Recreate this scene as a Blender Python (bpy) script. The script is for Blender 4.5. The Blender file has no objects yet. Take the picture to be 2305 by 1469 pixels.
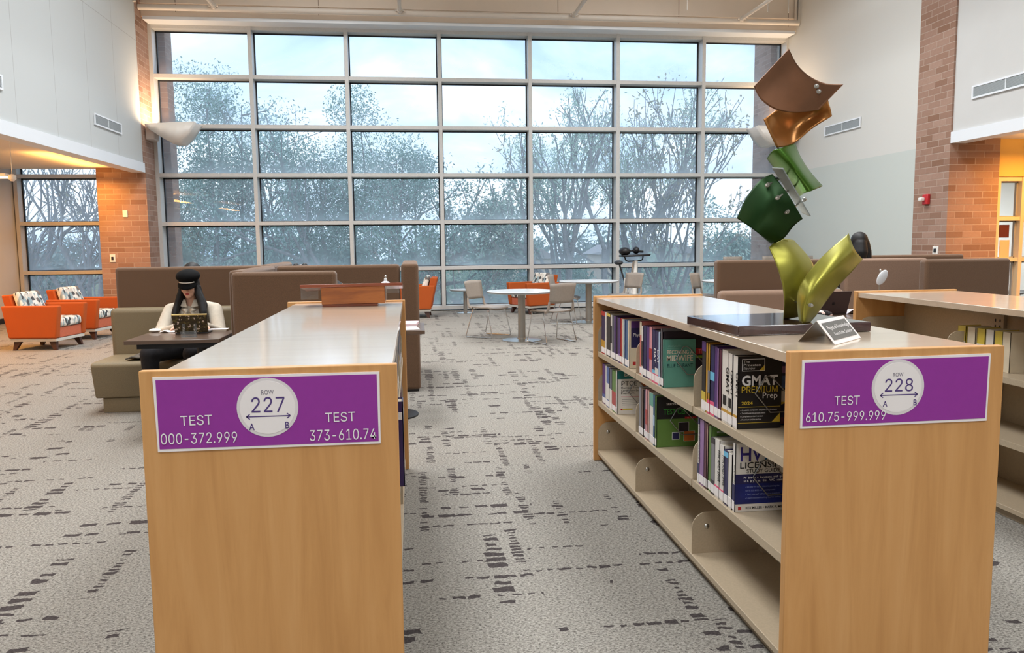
import bpy, math, random
import numpy as np
from mathutils import Vector, Matrix

# ---------------------------------------------------------------- camera, world, lights
F, PITCH, ROLL, YAW, EYE = 1786.1, .1044, -.0110, .1235, 1.42
_cy, _sy, _cp, _sp, _cr, _sr = (math.cos(YAW), math.sin(YAW), math.cos(PITCH), math.sin(PITCH), math.cos(ROLL), math.sin(ROLL))
FW = Vector((_sy * _cp, _cy * _cp, -_sp))
_rt = Vector((_cy, -_sy, 0)); _up = _rt.cross(FW)
RT = _rt * _cr + _up * _sr
UP = -_rt * _sr + _up * _cr
EYEP = Vector((0, 0, EYE))
scene = bpy.context.scene
COL = scene.collection
cam = bpy.data.cameras.new('camera'); cam.sensor_width = 36; cam.sensor_fit = 'HORIZONTAL'
cam.lens = 36 * F / 2305; cam.clip_end = 400; cam.clip_start = .05
camo = bpy.data.objects.new('camera', cam); COL.objects.link(camo)
camo.matrix_world = Matrix(((RT.x, UP.x, -FW.x, 0), (RT.y, UP.y, -FW.y, 0), (RT.z, UP.z, -FW.z, EYE), (0, 0, 0, 1)))
scene.camera = camo
vs = scene.view_settings
vs.view_transform = 'Standard'; vs.look = 'None'; vs.exposure = 0.0; vs.gamma = 1.0; vs.use_curve_mapping = False
scene.cycles.max_bounces = 8; scene.cycles.transparent_max_bounces = 16
scene.cycles.diffuse_bounces = 4; scene.cycles.glossy_bounces = 4
scene.cycles.caustics_reflective = False; scene.cycles.caustics_refractive = False
scene.cycles.sample_clamp_indirect = 6

def nn(nt, typ, ins=None, **attrs):
    n = nt.nodes.new(typ)
    for k, v in attrs.items(): setattr(n, k, v)
    for k, v in (ins or {}).items():
        s = n.inputs[k]
        if isinstance(v, bpy.types.NodeSocket): nt.links.new(v, s)
        else: s.default_value = v
    return n
def mth(nt, op, a, b=None, c=None, clamp=False):
    ins = {0: a}
    if b is not None: ins[1] = b
    if c is not None: ins[2] = c
    return nn(nt, 'ShaderNodeMath', ins, operation=op, use_clamp=clamp).outputs[0]
def mixc(nt, f, a, b, mode='MIX'):
    n = nn(nt, 'ShaderNodeMix', None, data_type='RGBA', blend_type=mode)
    for i, v in ((0, f), (6, a), (7, b)):
        if isinstance(v, bpy.types.NodeSocket): nt.links.new(v, n.inputs[i])
        else: n.inputs[i].default_value = v
    return n.outputs[2]
def ramp(nt, f, stops, interp='LINEAR'):
    n = nn(nt, 'ShaderNodeValToRGB', {0: f}); n.color_ramp.interpolation = interp
    while len(n.color_ramp.elements) < len(stops): n.color_ramp.elements.new(.5)
    for e, (p, c) in zip(n.color_ramp.elements, stops): e.position = p; e.color = c
    return n.outputs[0]
def lin(r, g, b, k=1.0):
    def f(c):
        c /= 255.
        return (c / 12.92 if c <= .04045 else ((c + .055) / 1.055) ** 2.4) * k
    return (f(r), f(g), f(b), 1)

# overcast sky: bright pale cloud with bluer gaps
w = bpy.data.worlds.new('sky'); scene.world = w; w.use_nodes = True
nt = w.node_tree; nt.nodes.clear()
tc = nn(nt, 'ShaderNodeTexCoord')
mp = nn(nt, 'ShaderNodeMapping', {0: tc.outputs['Generated'], 'Scale': (1, 1, 2.6), 'Location': (.3, .1, .2)})
cl = nn(nt, 'ShaderNodeTexNoise', {'Vector': mp.outputs[0], 'Scale': 3.4, 'Detail': 8, 'Roughness': .55, 'Distortion': .5})
skyc = ramp(nt, cl.outputs[0], [(.36, lin(152, 178, 212)), (.5, lin(186, 206, 230)), (.66, lin(232, 241, 250))])
SKY_STRENGTH = 2.35
bg = nn(nt, 'ShaderNodeBackground', {0: skyc, 1: SKY_STRENGTH})
out = nn(nt, 'ShaderNodeOutputWorld', {0: bg.outputs[0]})

def area(name, loc, sx, sy, power, color, rot=(0, 0, 0), spread=math.pi):
    l = bpy.data.lights.new(name, 'AREA'); l.shape = 'RECTANGLE'; l.size = sx; l.size_y = sy
    l.energy = power; l.color = color; l.spread = spread
    o = bpy.data.objects.new(name, l); COL.objects.link(o); o.location = loc; o.rotation_euler = rot
    return o
WARM = (.95, .975, 1); AMBER = (1, .45, .10)
for i, (x, y) in enumerate(((-2.5, -2.8), (4.5, -2.8), (-1.8, 2.2), (4.4, 2.2), (-1.8, 7.4), (4.4, 7.4), (-1.6, 12.4), (4.6, 12.4))):
    area('ceiling_light', (x, y, 7.35), 2.2, 3.4, (235, 235, 135, 135, 310, 310, 290, 290)[i], WARM, spread=math.radians(152))
for x, y, p in ((-6.4, 5, 60), (-6.6, 10.6, 110), (-5.9, 14.9, 75)):
    area('low_ceiling_light', (x, y, 2.72), .3, 2.4, p, AMBER)
    area('low_ceiling_uplight', (x, y, 2.74), .3, 2.4, p * .3, AMBER, (math.pi, 0, 0))
for x, y, p in ((9.4, 9.9, 105), (11.2, 7, 60)):
    area('low_ceiling_light', (x, y, 2.72), .3, 2.0, p, AMBER)
    area('low_ceiling_uplight', (x, y, 2.74), .3, 2.0, p * .3, AMBER, (math.pi, 0, 0))
area('office_light', (11.5, 13.6, 2.9), 3, 2, 330, (.92, .97, 1))

# ---------------------------------------------------------------- geometry helpers
def ray(x, y): return FW + RT * ((x - 1152.5) / F) - UP * ((y - 734.5) / F)
def Zp(x, y, z=0.): d = ray(x, y); return EYEP + d * ((z - EYE) / d.z)
def Yp(x, y, Y): d = ray(x, y); return EYEP + d * (Y / d.y)
def Xp(x, y, X): d = ray(x, y); return EYEP + d * (X / d.x)

class MB:
    def __init__(s): s.v = []; s.f = []; s.m = []
    def add(s, vs, fs, mi=0):
        b = len(s.v); s.v.extend([tuple(p) for p in vs])
        for f in fs: s.f.append([i + b for i in f]); s.m.append(mi)
        return s
    def box(s, x0, x1, y0, y1, z0, z1, mi=0):
        v = [(x, y, z) for z in (z0, z1) for y in (y0, y1) for x in (x0, x1)]
        return s.add(v, [(0, 2, 3, 1), (4, 5, 7, 6), (0, 1, 5, 4), (2, 6, 7, 3), (0, 4, 6, 2), (1, 3, 7, 5)], mi)
    def obox(s, c, a, b, n, mi=0):      # centre and three half vectors
        c, a, b, n = map(Vector, (c, a, b, n))
        v = [c + a * i + b * j + n * k for k in (-1, 1) for j in (-1, 1) for i in (-1, 1)]
        return s.add(v, [(0, 2, 3, 1), (4, 5, 7, 6), (0, 1, 5, 4), (2, 6, 7, 3), (0, 4, 6, 2), (1, 3, 7, 5)], mi)
    def hexa(s, bot, top, mi=0):        # two quads, same winding
        return s.add(list(bot) + list(top), [(3, 2, 1, 0), (4, 5, 6, 7), (0, 1, 5, 4), (1, 2, 6, 5), (2, 3, 7, 6), (3, 0, 4, 7)], mi)
    def tube(s, pts, r, n=8, mi=0, closed=False):
        pts = [Vector(p) for p in pts]; k = len(pts)
        rr = r if isinstance(r, (list, tuple)) else [r] * k
        rows = []; prev = None
        for i, p in enumerate(pts):
            a = pts[(i - 1) % k] if (closed or i) else p
            b = pts[(i + 1) % k] if (closed or i < k - 1) else p
            d = (b - a).normalized() if (b - a).length > 1e-9 else Vector((0, 0, 1))
            if prev is None:
                u = d.cross(Vector((0, 0, 1)))
                if u.length < .05: u = d.cross(Vector((0, 1, 0)))
            else: u = prev - d * prev.dot(d)
            u.normalize(); prev = u; w2 = d.cross(u)
            rows.append([p + (u * math.cos(2 * math.pi * j / n) + w2 * math.sin(2 * math.pi * j / n)) * rr[i] for j in range(n)])
        vs = [q for row in rows for q in row]; fs = []
        for i in range(k if closed else k - 1):
            i2 = (i + 1) % k
            for j in range(n): fs.append((i * n + j, i * n + (j + 1) % n, i2 * n + (j + 1) % n, i2 * n + j))
        if not closed: fs += [tuple(range(n))[::-1], tuple((k - 1) * n + j for j in range(n))]
        return s.add(vs, fs, mi)
    def lathe(s, prof, n=28, c=(0, 0, 0), mi=0, axis='z'):
        vs = []; fs = []
        for r, z in prof:
            for j in range(n):
                a = 2 * math.pi * j / n; p = (r * math.cos(a), r * math.sin(a), z)
                if axis == 'x': p = (z, p[0], p[1])
                if axis == 'y': p = (p[0], z, p[1])
                vs.append((c[0] + p[0], c[1] + p[1], c[2] + p[2]))
        for i in range(len(prof) - 1):
            for j in range(n): fs.append((i * n + j, i * n + (j + 1) % n, (i + 1) * n + (j + 1) % n, (i + 1) * n + j))
        fs += [tuple(range(n))[::-1], tuple((len(prof) - 1) * n + j for j in range(n))]
        return s.add(vs, fs, mi)
    def prism(s, poly, a0, a1, axis='z', mi=0):
        def P(u, v, a): return {'z': (u, v, a), 'y': (u, a, v), 'x': (a, u, v)}[axis]
        n = len(poly); vs = [P(u, v, a0) for u, v in poly] + [P(u, v, a1) for u, v in poly]
        return s.add(vs, [tuple(range(n))[::-1], tuple(range(n, 2 * n))] + [(i, (i + 1) % n, n + (i + 1) % n, n + i) for i in range(n)], mi)
    def grid(s, rows, mi=0):
        m = len(rows[0])
        return s.add([p for r in rows for p in r], [(i * m + j, i * m + j + 1, (i + 1) * m + j + 1, (i + 1) * m + j) for i in range(len(rows) - 1) for j in range(m - 1)], mi)
    def ell(s, c, rx, ry, rz, seg=16, ring=10, mi=0, rot=None):
        vs = [(0, 0, 1)]
        for i in range(1, ring):
            t = math.pi * i / ring
            for j in range(seg):
                a = 2 * math.pi * j / seg; vs.append((math.sin(t) * math.cos(a), math.sin(t) * math.sin(a), math.cos(t)))
        vs.append((0, 0, -1)); R3 = rot or Matrix.Identity(3)
        vs = [Vector(c) + R3 @ Vector((x * rx, y * ry, z * rz)) for x, y, z in vs]
        fs = [(0, 1 + j, 1 + (j + 1) % seg) for j in range(seg)]
        for i in range(ring - 2):
            for j in range(seg):
                a = 1 + i * seg + j; b = 1 + i * seg + (j + 1) % seg; fs.append((a, a + seg, b + seg, b))
        l = len(vs) - 1; b0 = 1 + (ring - 2) * seg
        fs += [(l, b0 + (j + 1) % seg, b0 + j) for j in range(seg)]
        return s.add(vs, fs, mi)
    def cap(s, a, b, ra, rb, n=12):     # tapered limb with round ends, for joining
        a, b = Vector(a), Vector(b)
        s.tube([a, b], [ra, rb], n); s.ell(a, ra, ra, ra, n, 8); return s.ell(b, rb, rb, rb, n, 8)

def build(name, mb, mats, parent=None, bevel=0, smooth=True, sharp=35, segs=2, solid=0, sub=0):
    me = bpy.data.meshes.new(name); me.from_pydata(mb.v, [], mb.f)
    ms = mats if isinstance(mats, (list, tuple)) else [mats]
    for m in ms: me.materials.append(m)
    if len(ms) > 1: me.polygons.foreach_set('material_index', mb.m)
    me.update()
    if smooth:
        me.polygons.foreach_set('use_smooth', [True] * len(me.polygons))
        me.set_sharp_from_angle(angle=math.radians(sharp))
    o = bpy.data.objects.new(name, me); COL.objects.link(o)
    if parent: o.parent = parent
    if solid:
        md = o.modifiers.new('solid', 'SOLIDIFY'); md.thickness = solid; md.offset = 0
    if bevel:
        md = o.modifiers.new('bevel', 'BEVEL'); md.width = bevel; md.segments = segs; md.limit_method = 'ANGLE'; md.angle_limit = math.radians(40)
    if sub:
        md = o.modifiers.new('sub', 'SUBSURF'); md.levels = sub; md.render_levels = sub
    return o
def tag(o, label=None, cat=None, group=None, kind=None):
    if label: o['label'] = label
    if cat: o['category'] = cat
    if group: o['group'] = group
    if kind: o['kind'] = kind
    return o
def thing(name, label, cat, loc=(0, 0, 0), rz=0, group=None):
    o = bpy.data.objects.new(name, None); COL.objects.link(o); o.empty_display_size = .1
    o.location = loc; o.rotation_euler = (0, 0, rz)
    return tag(o, label, cat, group)
def struct(name, mb, m, parent=None, **kw):
    o = build(name, mb, m, parent, **kw)
    if not parent: o['kind'] = 'structure'
    return o
def dup(root, loc, rz=0, label=None, group=None):
    r = root.copy(); COL.objects.link(r); r.location = loc; r.rotation_euler = (0, 0, rz)
    if label: r['label'] = label
    if group: r['group'] = group
    for ch in list(root.children):
        c = ch.copy(); COL.objects.link(c); c.parent = r
        for g in list(ch.children):
            d = g.copy(); COL.objects.link(d); d.parent = c
    return r
def joined(name, mb, mat, parent, voxel, smooth=6):
    """one continuous skin over overlapping limbs"""
    me = bpy.data.meshes.new(name); me.from_pydata(mb.v, [], mb.f); me.update()
    o = bpy.data.objects.new(name, me); COL.objects.link(o)
    md = o.modifiers.new('r', 'REMESH'); md.mode = 'VOXEL'; md.voxel_size = voxel
    md = o.modifiers.new('s', 'SMOOTH'); md.iterations = smooth; md.factor = .5
    dg = bpy.context.evaluated_depsgraph_get()
    new = bpy.data.meshes.new_from_object(o.evaluated_get(dg)); new.name = name
    o.modifiers.clear(); o.data = new; bpy.data.meshes.remove(me)
    new.materials.clear(); new.materials.append(mat)
    new.polygons.foreach_set('use_smooth', [True] * len(new.polygons))
    if parent: o.parent = parent
    return o

_fp = bpy.utils.system_resource('DATAFILES', path='fonts')      # Blender's own sans serif
try: FONT = bpy.data.fonts.load(_fp + '/Inter.woff2')
except Exception: FONT = None
_glyphs = {}
def glyphs(s, weight=0.0):
    if (s, weight) in _glyphs: return _glyphs[(s, weight)]
    cu = bpy.data.curves.new('t', 'FONT'); cu.body = s; cu.size = 1; cu.offset = weight * .6; cu.resolution_u = 3
    if FONT and not weight: cu.font = FONT
    o = bpy.data.objects.new('t', cu); COL.objects.link(o)
    me = bpy.data.meshes.new_from_object(o.evaluated_get(bpy.context.evaluated_depsgraph_get()))
    v = [(p.co.x, p.co.y) for p in me.vertices]; f = [list(p.vertices) for p in me.polygons]
    bpy.data.objects.remove(o); bpy.data.curves.remove(cu); bpy.data.meshes.remove(me)
    _glyphs[(s, weight)] = (v, f); return v, f
def text(name, s, m, parent, a, b, h, n, weight=0.0, off=.0008):
    """flat lettering from baseline start a to baseline end b, capital height h, facing n (parent space)"""
    v, f = glyphs(s, weight)
    a, b, n = Vector(a), Vector(b), Vector(n).normalized()
    x = b - a; y = n.cross(x).normalized()
    x0 = min(p[0] for p in v); x1 = max(p[0] for p in v); ch = max(p[1] for p in glyphs('H', weight)[0])
    par = list(range(len(v)))                       # overlapping strokes of a letter sit a hair apart
    def find(i):
        while par[i] != i: par[i] = par[par[i]]; i = par[i]
        return i
    for fc in f:
        for k in fc[1:]: par[find(k)] = find(fc[0])
    ids = {}; lay = [ids.setdefault(find(i), len(ids)) % 4 for i in range(len(v))]
    mb = MB(); mb.add([a + x * ((p[0] - x0) / (x1 - x0)) + y * (p[1] / ch * h) + n * (off + .00014 * lay[i]) for i, p in enumerate(v)], f)
    return build(name, mb, m, parent, smooth=False)
# ---------------------------------------------------------------- materials
_mats = {}
def mat(name, color, rough=.5, metal=0, spec=.5, noise=0, nscale=40, bump=0, bscale=200, coat=0, sheen=0, trans=0, emit=None, es=0, tint2=None):
    if name in _mats: return _mats[name]
    m = bpy.data.materials.new(name); m.use_nodes = True; nt = m.node_tree
    p = nt.nodes['Principled BSDF']
    p.inputs['Base Color'].default_value = color; p.inputs['Roughness'].default_value = rough
    p.inputs['Metallic'].default_value = metal; p.inputs['Specular IOR Level'].default_value = spec
    p.inputs['Coat Weight'].default_value = coat; p.inputs['Coat Roughness'].default_value = .08
    p.inputs['Sheen Weight'].default_value = sheen
    p.inputs['Transmission Weight'].default_value = trans
    if emit: p.inputs['Emission Color'].default_value = emit; p.inputs['Emission Strength'].default_value = es
    if noise or tint2 or bump: tc = nn(nt, 'ShaderNodeTexCoord')
    if noise or tint2:
        n = nn(nt, 'ShaderNodeTexNoise', {'Vector': tc.outputs['Object'], 'Scale': nscale, 'Detail': 4})
        c2 = tint2 or tuple(min(1, c * (1 - noise)) for c in color[:3]) + (1,)
        c1 = color if tint2 else tuple(min(1, c * (1 + noise)) for c in color[:3]) + (1,)
        r = ramp(nt, n.outputs[0], [(.35, c2), (.65, c1)]); nt.links.new(r, p.inputs['Base Color'])
    if bump:
        n2 = nn(nt, 'ShaderNodeTexNoise', {'Vector': tc.outputs['Object'], 'Scale': bscale, 'Detail': 3})
        b = nn(nt, 'ShaderNodeBump', {'Height': n2.outputs[0], 'Strength': bump, 'Distance': .004}); nt.links.new(b.outputs[0], p.inputs['Normal'])
    _mats[name] = m; return m
def fresh(name):
    m = bpy.data.materials.new(name); m.use_nodes = True; nt = m.node_tree; nt.nodes.clear()
    o = nn(nt, 'ShaderNodeOutputMaterial'); return m, nt, o

def wood(name, c1, c2, c3, rough, coat, scale=(14, 14, 1.1), bump=.05):
    m = bpy.data.materials.new(name); m.use_nodes = True; nt = m.node_tree; p = nt.nodes['Principled BSDF']
    tc = nn(nt, 'ShaderNodeTexCoord')
    mp = nn(nt, 'ShaderNodeMapping', {0: tc.outputs['Object'], 'Scale': scale})
    n1 = nn(nt, 'ShaderNodeTexNoise', {'Vector': mp.outputs[0], 'Scale': 1, 'Detail': 5, 'Roughness': .6, 'Distortion': .7})
    mp2 = nn(nt, 'ShaderNodeMapping', {0: tc.outputs['Object'], 'Scale': tuple(s * 9 for s in scale)})
    n2 = nn(nt, 'ShaderNodeTexNoise', {'Vector': mp2.outputs[0], 'Scale': 1, 'Detail': 3})
    c = ramp(nt, n1.outputs[0], [(.3, c1), (.5, c2), (.72, c3)])
    f = mth(nt, 'MULTIPLY', n2.outputs[0], .22)
    c = mixc(nt, f, c, c1)
    nt.links.new(c, p.inputs['Base Color']); p.inputs['Roughness'].default_value = rough
    p.inputs['Coat Weight'].default_value = coat; p.inputs['Coat Roughness'].default_value = .06 if coat < 1 else .1
    if coat == 1: p.inputs['Coat IOR'].default_value = 3.0
    b = nn(nt, 'ShaderNodeBump', {'Height': n2.outputs[0], 'Strength': bump, 'Distance': .001}); nt.links.new(b.outputs[0], p.inputs['Normal'])
    return m
MAPLE = wood('maple_panel', lin(194, 140, 82), lin(208, 154, 94), lin(216, 164, 106), .42, 0)
MAPLE_TOP = wood('maple_laminate', lin(212, 190, 164), lin(220, 198, 172), lin(224, 204, 178), .3, 1.0, (1.1, 14, 14), .01)
OAK = wood('oak', lin(120, 62, 22), lin(160, 92, 36), lin(184, 112, 48), .35, .3, (1.6, 14, 16))
OAK_DARK = wood('oak_stained', lin(96, 42, 24), lin(128, 62, 36), lin(150, 78, 46), .3, .3, (1.6, 14, 16))
WALNUT = wood('walnut_laminate', lin(84, 66, 54), lin(100, 80, 66), lin(114, 92, 76), .3, .2, (1.4, 18, 16), .02)
DARKLEG = mat('dark_wood', lin(70, 40, 28), .4, noise=.2)
PLASTER = mat('plaster', lin(200, 200, 198), .85, noise=.015, nscale=2, bump=.05, bscale=160)
BEIGE = mat('beige_plaster', lin(236, 222, 206), .85, noise=.02, nscale=2)
TRIMW = mat('white_trim', lin(226, 230, 234), .45)
CEIL = mat('ceiling_paint', lin(228, 222, 212), .9)
YELLOW = mat('yellow_bulkhead', lin(226, 190, 110), .8)
ALU = mat('anodised_frame', lin(204, 203, 200), .4, metal=.15, noise=.03)
GASKET = mat('black_gasket', lin(26, 28, 34), .6)
STEELTAN = mat('tan_enamel', lin(186, 168, 142), .4, noise=.05, nscale=120)
CHROME = mat('chrome', lin(210, 210, 210), .12, metal=1)
STEEL = mat('brushed_steel', lin(190, 188, 182), .3, metal=1)
WIRE = mat('grey_wire', lin(150, 150, 150), .3, metal=.8)
WHITEP = mat('white_plastic', lin(232, 230, 224), .4)
BLACKP = mat('black_plastic', lin(18, 18, 20), .45)
RED = mat('red_plastic', lin(190, 40, 46), .4)
BROWNF = mat('brown_wool', lin(104, 77, 55), .95, noise=.22, nscale=320, bump=.5, bscale=420, sheen=.25)
TANF = mat('tan_wool', lin(142, 114, 94), .95, noise=.2, nscale=320, bump=.5, bscale=420, sheen=.25)  # own colour of the bench cushions; on one screen it stands for lit brown
OLIVEF = mat('olive_vinyl', lin(128, 114, 88), .55, noise=.14, nscale=260, bump=.25, bscale=400)
ORANGEF = mat('orange_wool', lin(176, 80, 22), .9, noise=.12, nscale=300, bump=.3, bscale=420)
CORAL = mat('coral_vinyl', lin(188, 98, 68), .55, noise=.05)
GREYBASE = mat('grey_plinth', lin(196, 194, 186), .5)
PLASTICG = mat('greige_plastic', lin(148, 138, 128), .5, noise=.04)
TABLEW = mat('white_laminate', lin(222, 224, 224), .25, coat=.4)
COLGREY = mat('grey_column', lin(160, 158, 152), .4, metal=.5)
PURPLE = mat('purple_vinyl', lin(146, 46, 152), .5, noise=.02)
PAPER = mat('white_paper', lin(240, 234, 232), .7)
PAPER2 = mat('grey_ring', lin(222, 216, 216), .7)
INK = mat('purple_ink', lin(78, 56, 120), .6)
INKG = mat('grey_ink', lin(120, 112, 128), .6)
BLACK = mat('black_ink', lin(20, 18, 20), .5)
WHITE = mat('white_ink', lin(238, 236, 236), .5)
PAGES = mat('page_block', lin(226, 216, 198), .9, noise=.06, nscale=300)

# patterned upholstery
def pattern(name, cols, scale):
    m = bpy.data.materials.new(name); m.use_nodes = True; nt = m.node_tree; p = nt.nodes['Principled BSDF']
    tc = nn(nt, 'ShaderNodeTexCoord')
    mp = nn(nt, 'ShaderNodeMapping', {0: tc.outputs['Object'], 'Scale': scale, 'Rotation': (.3, .4, .5)})
    v = nn(nt, 'ShaderNodeTexVoronoi', {'Vector': mp.outputs[0], 'Scale': 1}, feature='F1')
    sep = nn(nt, 'ShaderNodeSeparateColor', {0: v.outputs['Color']})
    n = len(cols); c = ramp(nt, sep.outputs[0], [(i / n, c) for i, c in enumerate(cols)], 'CONSTANT')
    nt.links.new(c, p.inputs['Base Color']); p.inputs['Roughness'].default_value = .85
    return m
LEAFPRINT = pattern('leaf_print', [lin(226, 222, 212), lin(70, 72, 74), lin(148, 168, 172), lin(206, 200, 188), lin(110, 104, 100), lin(232, 228, 220)], (26, 26, 12))
FLORAL = pattern('floral_print', [lin(58, 48, 28), lin(58, 48, 28), lin(74, 62, 34), lin(60, 50, 30), lin(206, 186, 168), lin(50, 42, 26), lin(96, 84, 44), lin(58, 48, 28), lin(66, 56, 30)], (85, 85, 85))
MARBLEP = pattern('patterned_cloth', [lin(30, 24, 26), lin(226, 200, 190), lin(50, 40, 42), lin(220, 196, 186), lin(30, 24, 26)], (40, 40, 60))

# brick
m, nt, o = fresh('tan_brick')
geo = nn(nt, 'ShaderNodeNewGeometry'); sp = nn(nt, 'ShaderNodeSeparateXYZ', {0: geo.outputs['Position']})
u = mth(nt, 'ADD', sp.outputs[0], sp.outputs[1])
v = nn(nt, 'ShaderNodeCombineXYZ', {0: u, 1: sp.outputs[2]})
br = nn(nt, 'ShaderNodeTexBrick', {'Vector': v.outputs[0], 'Color1': lin(154, 122, 106), 'Color2': lin(172, 142, 126), 'Mortar': lin(178, 158, 144), 'Scale': 1, 'Mortar Size': .007, 'Mortar Smooth': .3, 'Bias': -.1, 'Brick Width': .30, 'Row Height': .102})
br.offset = .5
ns = nn(nt, 'ShaderNodeTexNoise', {'Vector': geo.outputs['Position'], 'Scale': 30, 'Detail': 4})
rw = mth(nt, 'FLOOR', mth(nt, 'DIVIDE', sp.outputs[2], .102))
cw = mth(nt, 'FLOOR', mth(nt, 'ADD', mth(nt, 'DIVIDE', u, .30), mth(nt, 'MULTIPLY', mth(nt, 'SUBTRACT', 1., mth(nt, 'FLOORED_MODULO', rw, 2.)), .5)))
wn = nn(nt, 'ShaderNodeTexWhiteNoise', {0: nn(nt, 'ShaderNodeCombineXYZ', {0: rw, 1: cw}).outputs[0]}, noise_dimensions='3D').outputs[0]
mort = mth(nt, 'SUBTRACT', 1., br.outputs[1], clamp=True)
c = mixc(nt, mth(nt, 'MULTIPLY', ns.outputs[0], .4), br.outputs[0], lin(134, 100, 80))
c = mixc(nt, mth(nt, 'MULTIPLY', mth(nt, 'MULTIPLY', mth(nt, 'POWER', wn, 3.), mort), .75), c, lin(124, 88, 66))
bs = nn(nt, 'ShaderNodeBump', {'Height': mth(nt, 'SUBTRACT', mth(nt, 'MULTIPLY', ns.outputs[0], .3), br.outputs[1]), 'Strength': .6, 'Distance': .01})
p = nn(nt, 'ShaderNodeBsdfPrincipled', {'Base Color': c, 'Roughness': .9, 'Normal': bs.outputs[0]})
nt.links.new(p.outputs[0], o.inputs[0]); BRICK = m

# carpet: pale looped pile, broken dark dashes running along and across
m, nt, o = fresh('carpet')
geo = nn(nt, 'ShaderNodeNewGeometry')
nz = nn(nt, 'ShaderNodeTexNoise', {'Vector': geo.outputs['Position'], 'Scale': 18, 'Detail': 3})
wob = nn(nt, 'ShaderNodeVectorMath', {0: nz.outputs['Color'], 1: (.5, .5, .5)}, operation='SUBTRACT')
wob = nn(nt, 'ShaderNodeVectorMath', {0: wob.outputs[0], 'Scale': .05}, operation='SCALE')
pos = nn(nt, 'ShaderNodeVectorMath', {0: geo.outputs['Position'], 1: wob.outputs[0]}, operation='ADD').outputs[0]
sp = nn(nt, 'ShaderNodeSeparateXYZ', {0: pos}); X, Y = sp.outputs[0], sp.outputs[1]
def white(a, b, s):
    cv = nn(nt, 'ShaderNodeCombineXYZ', {0: a, 1: b, 2: s})
    return nn(nt, 'ShaderNodeTexWhiteNoise', {0: cv.outputs[0]}, noise_dimensions='3D').outputs[0]
def fl(x): return mth(nt, 'FLOOR', x)
def gt(a, b): return mth(nt, 'GREATER_THAN', a, b)
def lt(a, b): return mth(nt, 'LESS_THAN', a, b)
def dashes(cx, cy, sx, sy, rowrun, colrun, seed, pr, pc, keep):
    a = mth(nt, 'DIVIDE', X, cx); b = mth(nt, 'DIVIDE', Y, cy); ia, ib = fl(a), fl(b)
    fa = mth(nt, 'ABSOLUTE', mth(nt, 'SUBTRACT', mth(nt, 'SUBTRACT', a, ia), .5))
    fb = mth(nt, 'ABSOLUTE', mth(nt, 'SUBTRACT', mth(nt, 'SUBTRACT', b, ib), .5))
    r = white(ia, ib, seed)
    s = mth(nt, 'MULTIPLY_ADD', white(ia, ib, seed + 7.), .55, .5)
    rect = mth(nt, 'MULTIPLY', lt(fa, mth(nt, 'MULTIPLY', s, sx)), lt(fb, mth(nt, 'MULTIPLY', s, sy)))
    rows = gt(white(fl(mth(nt, 'DIVIDE', X, rowrun)), ib, seed + 3.), 1 - pr)
    cols = gt(white(ia, fl(mth(nt, 'DIVIDE', Y, colrun)), seed + 5.), 1 - pc)
    act = mth(nt, 'MULTIPLY', mth(nt, 'MAXIMUM', rows, cols), lt(r, keep))
    return mth(nt, 'MULTIPLY', rect, act)
big = nn(nt, 'ShaderNodeTexNoise', {'Vector': geo.outputs['Position'], 'Scale': .85, 'Detail': 1})
zone = gt(big.outputs[0], .44)
d1 = mth(nt, 'MULTIPLY', dashes(.098, .062, .44, .34, .62, .75, 1., .07, .10, .72), zone)
d2 = mth(nt, 'MULTIPLY', dashes(.060, .036, .44, .34, .5, .55, 21., .065, .085, .78), gt(big.outputs[0], .40))
d3 = mth(nt, 'MULTIPLY', dashes(.125, .085, .42, .32, .6, .8, 41., .03, .05, .5), zone)
d = mth(nt, 'MAXIMUM', mth(nt, 'MAXIMUM', d1, d2), d3)
f1 = nn(nt, 'ShaderNodeTexNoise', {'Vector': nn(nt, 'ShaderNodeVectorMath', {0: geo.outputs['Position'], 1: (1, 1.5, 1)}, operation='MULTIPLY').outputs[0], 'Scale': 85, 'Detail': 4, 'Roughness': .85})
base = ramp(nt, f1.outputs[0], [(.38, lin(48, 46, 44)), (.47, lin(130, 126, 119)), (.6, lin(174, 170, 161))])
lg = nn(nt, 'ShaderNodeTexNoise', {'Vector': geo.outputs['Position'], 'Scale': 5, 'Detail': 3})
base = mixc(nt, mth(nt, 'MULTIPLY', lg.outputs[0], .35), base, lin(140, 133, 124))
dark = ramp(nt, f1.outputs[0], [(.35, lin(44, 39, 39)), (.65, lin(86, 79, 78))])
c = mixc(nt, d, base, dark)
bs = nn(nt, 'ShaderNodeBump', {'Height': f1.outputs[0], 'Strength': .12, 'Distance': .003})
p = nn(nt, 'ShaderNodeBsdfPrincipled', {'Base Color': c, 'Roughness': .95, 'Specular IOR Level': .15, 'Normal': bs.outputs[0]})
nt.links.new(p.outputs[0], o.inputs[0]); CARPET = m

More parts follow.
